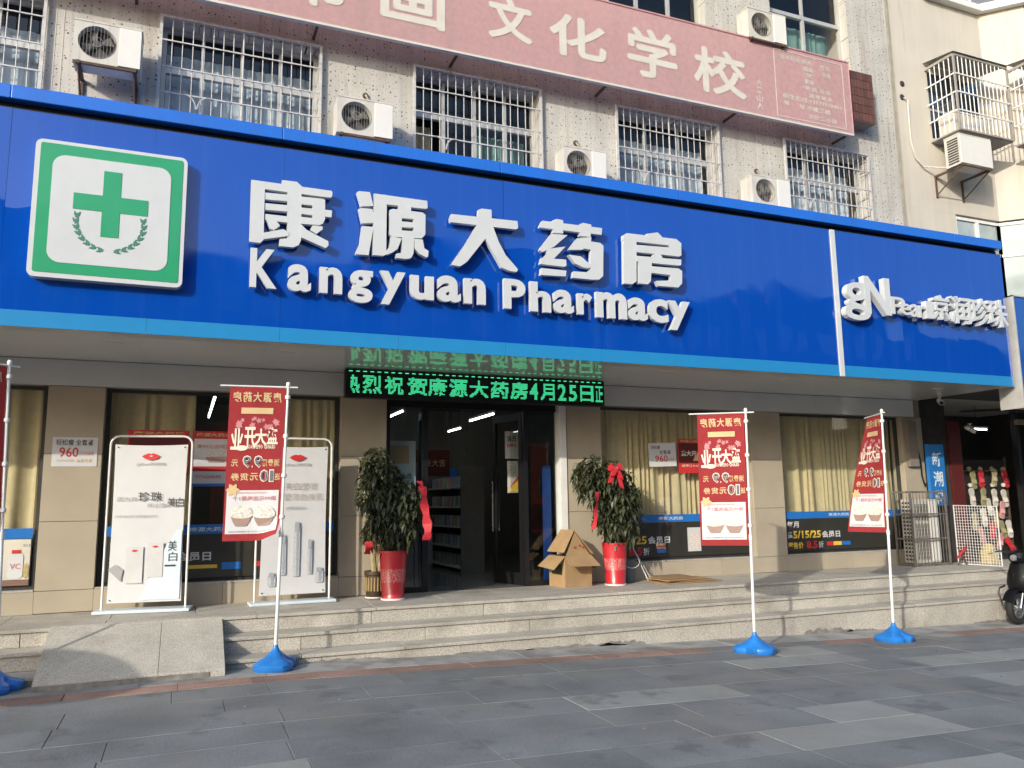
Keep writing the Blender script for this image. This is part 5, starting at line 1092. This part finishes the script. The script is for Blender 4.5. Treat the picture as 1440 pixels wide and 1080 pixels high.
# neighbour shop
ns = thing('shoe_shop', (14, 10, .5), 'dark open shoe shop with dangling slippers right of the pharmacy', 'shop')
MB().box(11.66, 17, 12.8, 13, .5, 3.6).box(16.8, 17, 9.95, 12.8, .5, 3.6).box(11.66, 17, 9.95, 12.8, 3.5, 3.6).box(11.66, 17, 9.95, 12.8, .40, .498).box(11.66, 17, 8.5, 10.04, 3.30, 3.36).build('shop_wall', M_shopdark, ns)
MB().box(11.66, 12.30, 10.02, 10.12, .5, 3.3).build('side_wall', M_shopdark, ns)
MB().bbox(12.32, 12.62, 10.0, 10.1, .5, 2.9, .01).build('red_jamb', M_maroon, ns)
for x in (14.1, 15.6): MB().box(x-.04, x+.04, 10.0, 10.1, .5, 3.3).build('post', M_black, ns)
MB().tube((11.9, 9.4, 2.98), (13.2, 9.6, 3.08), .025, 8).tube((13.2, 9.6, 3.08), (16.5, 9.7, 3.02), .025, 8).build('awning_rod', M_dgrey, ns)
MB().bbox(13.5, 15.4, 9.55, 9.63, 2.83, 2.92, .01).build('rolled_shutter', mat('shutter_tan', (.3, .24, .17), .6, var=.15), ns)
for x, y in ((12.8, 11.3), (14.6, 11.2), (13.6, 12.2)):
    o = thing('tube_light', (x, y, 3.0), 'short lit tube under the dark ceiling of the shoe shop', 'light', 'tubes in the shoe shop'); MB().box(x-.3, x+.3, y-.03, y+.03, 2.93, 2.97).build('housing', M_white, o); MB().tube((x-.28, y, 2.915), (x+.28, y, 2.915), .015, 8).build('tube', M_tube, o); MB().tube((x, y, 2.97), (x, y, 3.5), .006, 5).build('hanger', M_dgrey, o)
t = thing('slipper_rack', (13.4, 10.3, .5), 'dark standing rack hung with slippers in the shoe shop entrance', 'rack')
MB().box(12.9, 14.05, 10.30, 10.32, .5, 2.25).build('back_panel', mat('rack_dark', (.02, .018, .016), .7), t)
for x in (12.72, 12.82, 12.9, 14.05): MB().box(x-.014, x+.014, 10.27, 10.30, .5, 2.3).build('upright', M_rust, t)
for z in (.9, 1.2, 1.5, 1.8, 2.05): MB().tube((12.9, 10.28, z), (14.05, 10.28, z), .006, 5).build('hook_rail', M_chrome, t)
def sole(name, x, y, z, s, m, tilt, label, cat='slipper', group='slippers hanging in the shoe shop'):
    ol = [(0, -.5), (.13, -.47), (.18, -.33), (.15, -.1), (.14, .1), (.19, .3), (.15, .46), (0, .52), (-.15, .46), (-.19, .3), (-.14, .1), (-.15, -.1), (-.18, -.33), (-.13, -.47)]
    t = thing(name, (x, y, z), label, cat, group); c_, s_ = math.cos(tilt), math.sin(tilt)
    R = lambda u, v, w: (x+(u*c_-w*s_)*s, y+v*s, z+(u*s_+w*c_)*s)
    MB().prism(ol, -.04, .04).map(R).build('sole', m, t)
    MB().add([(-.19, -.05, .12), (0, -.17, .02), (.19, -.05, .12), (.17, -.05, -.18), (0, -.2, -.20), (-.17, -.05, -.18)], [(0, 1, 4, 5), (1, 2, 3, 4)]).map(R).build('strap', m, t)
    return t
sm = {'white': mat('slipper_white', (.55, .52, .46), .7, var=.1), 'tan': mat('slipper_tan', (.34, .29, .18), .7, var=.1), 'red': mat('slipper_red', (.48, .03, .04), .6, var=.1), 'pink': mat('slipper_pink', (.50, .25, .24), .7, var=.1), 'olive': mat('slipper_olive', (.27, .25, .13), .7, var=.1)}
for x, z, c, tl, lab in ((13.05, 1.58, 'white', .1, 'white slipper at the left of the middle hanging row'), (13.33, 1.58, 'olive', -.1, 'olive slipper second in the middle hanging row'), (13.62, 1.56, 'white', .05, 'white slipper third in the middle hanging row'), (13.88, 1.55, 'white', .2, 'white slipper at the right end of the middle hanging row'), (13.32, 1.90, 'red', 0, 'red slipper hanging in the top row'), (13.95, 1.90, 'red', .2, 'red slipper by the post in the top row'), (13.60, 1.18, 'tan', -.05, 'tan slipper in the lower row just right of the white mesh panel'), (13.30, 1.22, 'white', .1, 'white slipper low behind the white mesh panel'), (13.92, 1.0, 'white', .15, 'white slipper lowest beside the dark post'), (13.05, 1.15, 'tan', 0, 'tan slipper behind the white mesh panel'), (13.2, .9, 'pink', .3, 'pink slipper behind the white mesh panel'), (13.65, .78, 'pink', -.4, 'pink slipper near the floor of the shoe shop'), (13.9, .72, 'red', .7, 'red slipper near the floor beside the scooter'), (13.46, 1.40, 'white', .3, 'white slipper turned aside between two rows'), (13.78, 1.34, 'pink', -.2, 'pink slipper at half height by the post'), (13.12, 1.88, 'olive', .1, 'olive slipper at the left of the top row'), (13.66, 1.92, 'tan', -.15, 'tan slipper between the two red ones in the top row'), (13.75, 1.0, 'olive', .3, 'olive slipper low by the white one'), (13.48, .98, 'red', -.2, 'red slipper behind the upper mesh edge')):
    sole('slipper', x, 10.22, z, .32, sm[c], tl, lab)
for k, x in enumerate((13.05, 13.34, 13.64, 13.93)):
    tag(MB().lathe((x, 10.24, 2.08), [(0, -.045), (.03, -.034), (.045, 0), (.03, .034), (0, .045)], 12).build('pompom', sm['tan'], None, True), 'pale round pompom on the top hook rail of the slipper rack', 'pompom', 'pompoms on the slipper rack')
for k, x in enumerate((13.05, 13.62, 13.9)):
    tag(MB().lathe((x, 10.24, 1.79), [(0, -.04), (.03, -.03), (.04, 0), (.03, .03), (0, .04)], 12).build('pompom', sm['white'], None, True), 'pale round pompom over a slipper in the middle row', 'pompom', 'pompoms over the slippers')
t = thing('mesh_panel', (11.9, 9.3, .5), 'white wire mesh panel standing before the slippers', 'mesh panel')
pa, pb_ = Vector((11.87, 9.66, 0)), Vector((11.97, 8.97, 0)); dv = pb_-pa
P = lambda u, z: (pa.x+dv.x*u, pa.y+dv.y*u, .5+z)
MB().path([P(0, .003), P(0, .95), P(1, .93), P(1, .003), P(0, .003)], .011, 6).build('frame', M_white, t)
b = MB()
for k in range(1, 16): b.tube(P(k/16, .01), P(k/16, .945), .0035, 4)
for k in range(1, 20): b.tube(P(0, k*.047), P(1, k*.047), .0035, 4)
b.build('wire', M_white, t)
t = thing('yellow_bag', (12.3, 9.5, .5), 'pale yellow bag standing behind the white mesh panel', 'bag')
MB().bbox(12.18, 12.42, 9.34, 9.50, .5, .72, .02).build('body', mat('yellow_bag', (.50, .38, .14), .6, var=.2, scale=20), t); MB().lathe((12.28, 9.42, .72), [(.09, 0), (.10, .05), (.06, .10), (.0, .11)], 14).build('top', mat('yellow_bag', (.5, .38, .14)), t, True)
t = thing('folded_stool', (11.78, 9.5, .5), 'small folded stool with red and dark rails beside the cage', 'stool')
MB().tube((11.66, 9.50, .5), (11.86, 9.48, .80), .012, 6).tube((11.86, 9.50, .5), (11.66, 9.48, .78), .012, 6).build('leg', M_rust, t); MB().tube((11.62, 9.47, .62), (11.82, 9.47, .76), .018, 6).build('rail', M_red, t)
# blue sign of the shop next door
t = thing('neighbour_sign', (13.5, 8.25, 3.1), 'blue shop sign at the right edge beyond the pharmacy sign', 'sign')
MB().box(11.68, 16.5, 8.14, 8.18, 3.62, 4.62).build('upper_panel', mat('blue_neighbour', (.008, .085, .36), .35, var=.05, coat=.7, coat_rough=.04), t)
MB().box(11.68, 16.5, 8.135, 8.175, 2.96, 3.61).build('lower_panel', MATS['blue_neighbour'], t)
MB().box(11.655, 11.678, 8.12, 8.5, 2.9, 4.64).box(11.655, 16.5, 8.12, 8.5, 4.621, 4.64).box(11.68, 16.5, 8.12, 8.5, 2.93, 2.958).build('edge_frame', M_alu, t)
MB().lathe((12.05, 8.136, 4.22), [(.14, 0), (.14, -.006), (.165, -.006), (.165, 0)], 28, 'y').build('ring_mark', M_wp, t)
# ================================================================== CREAM APARTMENT BUILDING
ab = thing('apartment_building', (15, 11, 3), 'cream apartment building with barred bay windows at the right edge', 'building')
YA = 10.02; CX = 14.24; D = .55
plan = [(11.66, YA), (CX, YA), (CX+D, YA-D), (20, YA-D), (20, 17), (11.66, 17)]
MB().prismz(plan, 3.38, 5.20).prismz(plan, 6.78, 11.05).build('wall', M_cream, ab)
MB().prismz([(11.66, YA), (13.07, YA), (13.07, YA+.3), (11.66, YA+.3)], 5.201, 6.779).build('wall', M_cream, ab)
MB().prismz([(13.3, YA+1.0), (20, YA+1.0), (20, YA+1.2), (13.3, YA+1.2)], 5.201, 6.779).build('room_wall', M_roomdark, ab)
led_ = [(12.7, YA-.14), (CX-.06, YA-.14), (CX+D-.06, YA-D-.14), (20, YA-D-.14), (20, 11), (12.7, 11)]
MB().prismz(led_, 11.051, 11.16).prismz([(x-.0, y+.05) for x, y in led_], 11.161, 11.22).build('ledge', M_white, ab)
MB().prismz([(x, y+.2) for x, y in led_], 11.221, 14).build('bay_glass', M_winglass, ab)
b = MB()
for x in (12.9, 13.5, 14.1): b.box(x-.03, x+.03, YA+.02, YA+.055, 11.221, 14)
b.build('mullion', M_white, ab)
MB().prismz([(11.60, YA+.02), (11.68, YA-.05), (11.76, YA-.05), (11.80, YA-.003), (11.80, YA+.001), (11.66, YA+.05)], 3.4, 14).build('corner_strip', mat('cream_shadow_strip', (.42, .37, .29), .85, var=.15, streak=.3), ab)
# lower window strip following the chamfer
wf = MB()
pts = [(13.08, YA+.05), (CX-.0, YA+.05), (CX+D, YA-D+.07), (18, YA-D+.07)]
for (xa, ya), (xb, yb) in zip(pts[:-1], pts[1:]):
    L = math.hypot(xb-xa, yb-ya); n = max(1, round(L/.75))
    for k in range(n+1):
        x, y = xa+(xb-xa)*k/n, ya+(yb-ya)*k/n; wf.box(x-.03, x+.03, y-.03, y+.03, 5.201, 6.70)
    for z in (5.23, 6.1, 6.72):
        wf.add([(xa, ya-.025, z-.028), (xb, yb-.025, z-.028), (xb, yb+.025, z-.028), (xa, ya+.025, z-.028), (xa, ya-.025, z+.028), (xb, yb-.025, z+.028), (xb, yb+.025, z+.028), (xa, ya+.025, z+.028)], [(3, 2, 1, 0), (4, 5, 6, 7), (0, 1, 5, 4), (2, 3, 7, 6), (1, 2, 6, 5), (3, 0, 4, 7)])
w = wf.build('window', M_white, ab)
for (xa, ya), (xb, yb) in zip(pts[:-1], pts[1:]):
    n = max(1, round(math.hypot(xb-xa, yb-ya)/.75))
    for k in range(n):
        p = (xa+(xb-xa)*k/n, ya+(yb-ya)*k/n); q = (xa+(xb-xa)*(k+1)/n, ya+(yb-ya)*(k+1)/n)
        MB().quad((p[0], p[1]+.005, 5.21), (q[0], q[1]+.005, 5.21), (q[0], q[1]+.005, 6.75), (p[0], p[1]+.005, 6.75)).build('pane', M_palewin, w)
# barred cages
def cage(x0, x1, yf, yb_, z0, z1, right=True):
    b = MB(); r = .016
    for x in (x0, x1): b.box(x-r, x+r, yf-r, yf+r, z0, z1)
    b.box(x0, x1, yf-r, yf+r, z1, z1+.05).box(x0-r, x0+r, yf, yb_, z1, z1+.05).box(x0, x1, yf-r, yf+r, z0-.03, z0).box(x0-r, x0+r, yf, yb_, z0-.03, z0)
    b.add([(x0-.05, yf-.05, z1+.051), (x1, yf-.05, z1+.051), (x1, yb_, z1+.15), (x0-.05, yb_, z1+.15)], [(0, 1, 2, 3)]).box(x0, x1, yf+.02, yb_, z0-.035, z0-.005)
    g = b.build('window_cage', mat('cage_steel', (.30, .28, .25), .6, var=.15), ab)
    n = int((x1-x0)/.105)
    for k in range(1, n): MB().tube((x0+(x1-x0)*k/n, yf, z0), (x0+(x1-x0)*k/n, yf, z1), .009, 5).build('bar', M_white, g)
    for k in range(1, 6): MB().tube((x0, yf+(yb_-yf)*k/6, z0), (x0, yf+(yb_-yf)*k/6, z1), .009, 5).build('bar', M_white, g)
    for k in range(1, 4):
        z = z0+(z1-z0)*k/4; MB().box(x0, x1, yf-.022, yf-.010, z-.012, z+.012).box(x0-.022, x0-.010, yf, yb_, z-.012, z+.012).build('cross_bar', M_white, g)
cage(12.62, 14.02, 9.42, YA-.003, 8.12, 9.52)
cage(14.14, 16.2, 8.95, YA-D-.003, 8.05, 9.50)
MB().box(12.66, 13.98, YA-.004, YA-.001, 8.2, 9.5).build('dark_opening', M_winglass, ab); MB().box(14.8, 16.2, YA-D-.004, YA-D-.001, 8.2, 9.5).build('dark_opening', M_winglass, ab)
b = MB().box(13.3, 13.33, YA-.012, YA-.005, 8.2, 9.5).box(12.66, 13.98, YA-.012, YA-.005, 8.74, 8.78); b.build('window_frame', M_alu, ab)
t = thing('storage_box', (13.2, 9.8, 8.12), 'pale box kept on the floor of the barred bay window', 'box'); MB().bbox(12.75, 13.75, 9.62, 9.95, 8.12, 8.55, .02).build('body', M_cream, t); MB().bbox(12.74, 13.76, 9.61, 9.96, 8.552, 8.58, .008).build('lid', M_white, t)
t = ac_unit((12.56, 9.42, 7.45), .80, .55, .30, 'air conditioner hung below the barred bay of the cream building')
MB().bbox(12.56, 13.36, 9.405, 9.418, 7.46, 7.99, .004).build('front_cover', M_acp, t)
ac_bracket(t, 12.56, 9.42, 7.45, .80, .30, YA, .42)
b = MB()
for r_ in range(10): b.box(12.552, 12.556, 9.45, 9.66, 7.49+r_*.048, 7.49+r_*.048+.026)
b.build('louvre', M_dgrey, t)
t = thing('drain_hose', (12.3, YA, 8.5), 'pale hose curving down the cream wall to the lone air conditioner', 'hose')
MB().path([(11.98, YA-.02, 8.86), (12.05, YA-.05, 8.82), (12.06, YA-.03, 8.4), (12.06, YA-.03, 8.0), (12.14, YA-.03, 7.72), (12.32, YA-.05, 7.56), (12.62, 9.75, 7.5)], .016, 7).build('hose', M_acw, t, True)
for x, z in ((11.97, 8.88), (12.0, 9.15)): MB().lathe((x, YA-.002, z), [(0, -.02), (.05, -.012), (.06, .0)], 12, 'y').build('hole_cap', M_dgrey, t)
# ================================================================== SCOOTER
sc = thing('parked_scooter', (11.1, 7.98, zg(10.7)), 'black scooter with a chrome guard parked at the right edge by the steps', 'scooter')
gz = zg(10.7)
RS = lambda u, v, z: (10.78+u*math.cos(.12)-v*math.sin(.12), 7.93+u*math.sin(.12)+v*math.cos(.12), gz+z)
def wheel(u, name):
    b = MB(); n = 28; prof = [(.135, -.035), (.19, -.045), (.215, -.025), (.22, 0), (.215, .025), (.19, .045), (.135, .035), (.135, -.035)]
    o = b.lathe((u, 0, .22), prof, n, 'y').map(RS).build(name, M_rubber, sc, True)
    b = MB().lathe((u, 0, .22), [(.134, -.03), (.12, -.02), (.12, .02), (.134, .03)], n, 'y').lathe((u, 0, .22), [(0, -.05), (.04, -.05), (.04, .05), (0, .05)], 14, 'y')
    for k in range(5):
        a = k*1.2566; b.tube((u+.03*math.cos(a), -.015, .22+.03*math.sin(a)), (u+.125*math.cos(a+.3), -.015, .22+.125*math.sin(a+.3)), .012, 6)
    b.map(RS).build('rim', mat('rim_grey', (.35, .35, .35), .35, metal=.8), sc, True)
wheel(0, 'front_wheel'); wheel(1.12, 'rear_wheel')
b = MB(); n = 12; v = []
for i in range(n+1):
    a = math.radians(15+140*i/n)
    for w_, rr in ((-.07, .235), (-.05, .262), (.05, .262), (.07, .235)): v.append((rr*math.cos(a), w_, .22+rr*math.sin(a)))
b.add(v, [(4*i+k, 4*i+k+1, 4*i+5+k, 4*i+4+k) for i in range(n) for k in range(3)]).map(RS).build('front_fender', M_scblk, sc, True)
MB().tube((0, -.06, .22), (.14, -.06, .55), .018, 8).tube((0, .06, .22), (.14, .06, .55), .018, 8).tube((.12, 0, .5), (.24, 0, .92), .025, 10).map(RS).build('fork', M_chrome, sc, True)
def loft(secs, name, m):
    v = []; n = len(secs[0]); [v.extend(s) for s in secs]
    f = [(j*n+i, j*n+(i+1) % n, (j+1)*n+(i+1) % n, (j+1)*n+i) for j in range(len(secs)-1) for i in range(n)]+[tuple(range(n))[::-1], tuple(range((len(secs)-1)*n, len(secs)*n))]
    return MB().add(v, f).map(RS).build(name, m, sc, True)
def sec_z(u0, u1, hw, z, n=14): return [((u0+u1)/2+(u1-u0)/2*math.cos(2*math.pi*i/n), hw*math.sin(2*math.pi*i/n), z) for i in range(n)]
loft([sec_z(.16, .30, .10, .30), sec_z(.06, .32, .17, .42), sec_z(.02, .34, .19, .55), sec_z(.05, .36, .18, .68), sec_z(.10, .36, .15, .80), sec_z(.13, .34, .12, .86)], 'front_shield', M_scblk)
loft([sec_z(.06, .36, .12, .84), sec_z(.03, .38, .15, .90), sec_z(.06, .38, .14, .97), sec_z(.16, .34, .08, 1.0)], 'handlebar_cowl', M_scblk)
MB().lathe((.04, 0, .90), [(0, -.02), (.04, -.012), (.05, .02)], 16, 'x').map(RS).build('headlight', mat('lamp_lens', (.2, .2, .22), .1, coat=1), sc, True)
MB().path([(.28, -.38, .95), (.24, -.28, .97), (.22, -.12, .95), (.22, .12, .95), (.24, .28, .97), (.28, .38, .95)], .016, 8).map(RS).build('handlebar', M_rubber, sc, True)
MB().path([(.20, -.24, .96), (.14, -.33, .945), (.15, -.42, .93)], .006, 6).map(RS).build('brake_lever', M_chrome, sc, True); MB().path([(.20, .24, .96), (.14, .33, .945), (.15, .42, .93)], .006, 6).map(RS).build('brake_lever', M_chrome, sc, True)
MB().path([(.24, -.22, .97), (.22, -.30, 1.10), (.22, -.34, 1.18)], .006, 6).lathe((.22, -.36, 1.2), [(0, -.012), (.05, -.008), (.055, .004), (0, .006)], 14, 'x').map(RS).build('mirror', M_black, sc, True)
MB().path([(.12, -.20, .50), (.04, -.24, .47), (.03, -.25, .40), (.10, -.25, .24), (.18, -.25, .17), (.40, -.24, .165), (.66, -.22, .17)], .014, 8).map(RS).build('chrome_guard', M_chrome, sc, True); MB().path([(.12, .20, .50), (.04, .24, .47), (.03, .25, .40), (.10, .25, .24), (.18, .25, .17), (.40, .24, .165), (.66, .22, .17)], .014, 8).map(RS).build('chrome_guard', M_chrome, sc, True)
MB().bbox(.22, .78, -.16, .16, .22, .30, .03).map(RS).build('floorboard', M_scblk, sc)
loft([[(.62, .14*math.cos(2*math.pi*i/14), .45+.16*math.sin(2*math.pi*i/14)) for i in range(14)], [(.80, .17*math.cos(2*math.pi*i/14), .50+.17*math.sin(2*math.pi*i/14)) for i in range(14)], [(1.15, .16*math.cos(2*math.pi*i/14), .56+.13*math.sin(2*math.pi*i/14)) for i in range(14)], [(1.42, .07*math.cos(2*math.pi*i/14), .62+.06*math.sin(2*math.pi*i/14)) for i in range(14)]], 'rear_body', M_scblk)
MB().bbox(.66, 1.36, -.15, .15, .68, .78, .04).map(RS).build('seat', M_rubber, sc)
MB().tube((.85, -.1, .24), (.80, -.26, .01), .012, 6).map(RS).build('side_stand', M_chrome, sc)
# ================================================================== STREET SIDE OPPOSITE (seen mirrored in the glossy sign)
def opposite(x0, x1, y, h, m, seed, label):
    t = thing('opposite_building', ((x0+x1)/2, y-4, -.2), label, 'building'); r = random.Random(seed)
    MB().box(x0, x1, y-9, y, -.3, h).box(x0-.15, x1+.15, y-9, y+.15, h+.001, h+.35).build('wall', m, t)
    w0 = None; nx = int((x1-x0)/2.2)
    for j in range(int(h/3.1)):
        for i in range(nx):
            x = x0+.6+i*(x1-x0-.6)/nx; z = .9+j*3.1
            if w0 is None: w0 = MB().box(x, x+1.3, y+.002, y+.05, z, z+1.5).build('window', M_winglass, t); w0b = (x, z)
            else:
                o = w0.copy(); col.objects.link(o); o.location = w0.location+Vector((x-w0b[0], 0, z-w0b[1])); o.parent = t
opposite(-34, -13, -22, 11.5, M_opp[0], 1, 'low tan building across the street at the far left, mirrored in the sign')
opposite(-12, -4, -22, 14.2, M_opp[1], 2, 'narrow grey building straight across the street, mirrored in the sign')
opposite(-3.5, 8, -23, 13.0, M_opp[2], 3, 'brown building with a roof hut across the street, mirrored in the sign')
opposite(8.6, 18, -22, 14.6, M_opp[0], 4, 'tall dark tan building across the street, mirrored in the sign')
opposite(18.6, 31, -23, 13.2, M_opp[1], 5, 'grey building right of the tall tan one across the street, mirrored in the sign')
opposite(31.6, 44, -22, 14.0, M_opp[2], 6, 'brown building farther right across the street, mirrored in the sign')
opposite(44.6, 75, -23, 11.8, M_opp[1], 7, 'long low grey building across the street at the far right, mirrored in the sign')
t = thing('added_shade_parasol', (-4.9, 5.05, .09), 'unseen round parasol added left of view to cast the shadow on the ramp corner', 'parasol')  # added out of view to throw a round shadow; its real caster is unknown
MB().tube((-4.9, 5.05, .1), (-4.9, 5.05, 2.2), .018, 10).build('pole', M_white, t, True)
MB().lathe((-4.9, 5.05, 0), [(0, 2.24), (.3, 2.18), (.55, 2.08), (.74, 1.97), (.74, 1.94), (.55, 2.05), (.3, 2.15), (0, 2.2)], 16).build('canopy', M_posterblue, t)
MB().lathe((-4.9, 5.05, .09), [(0, .07), (.2, .06), (.24, 0)], 20).build('base', M_dgrey, t, True)
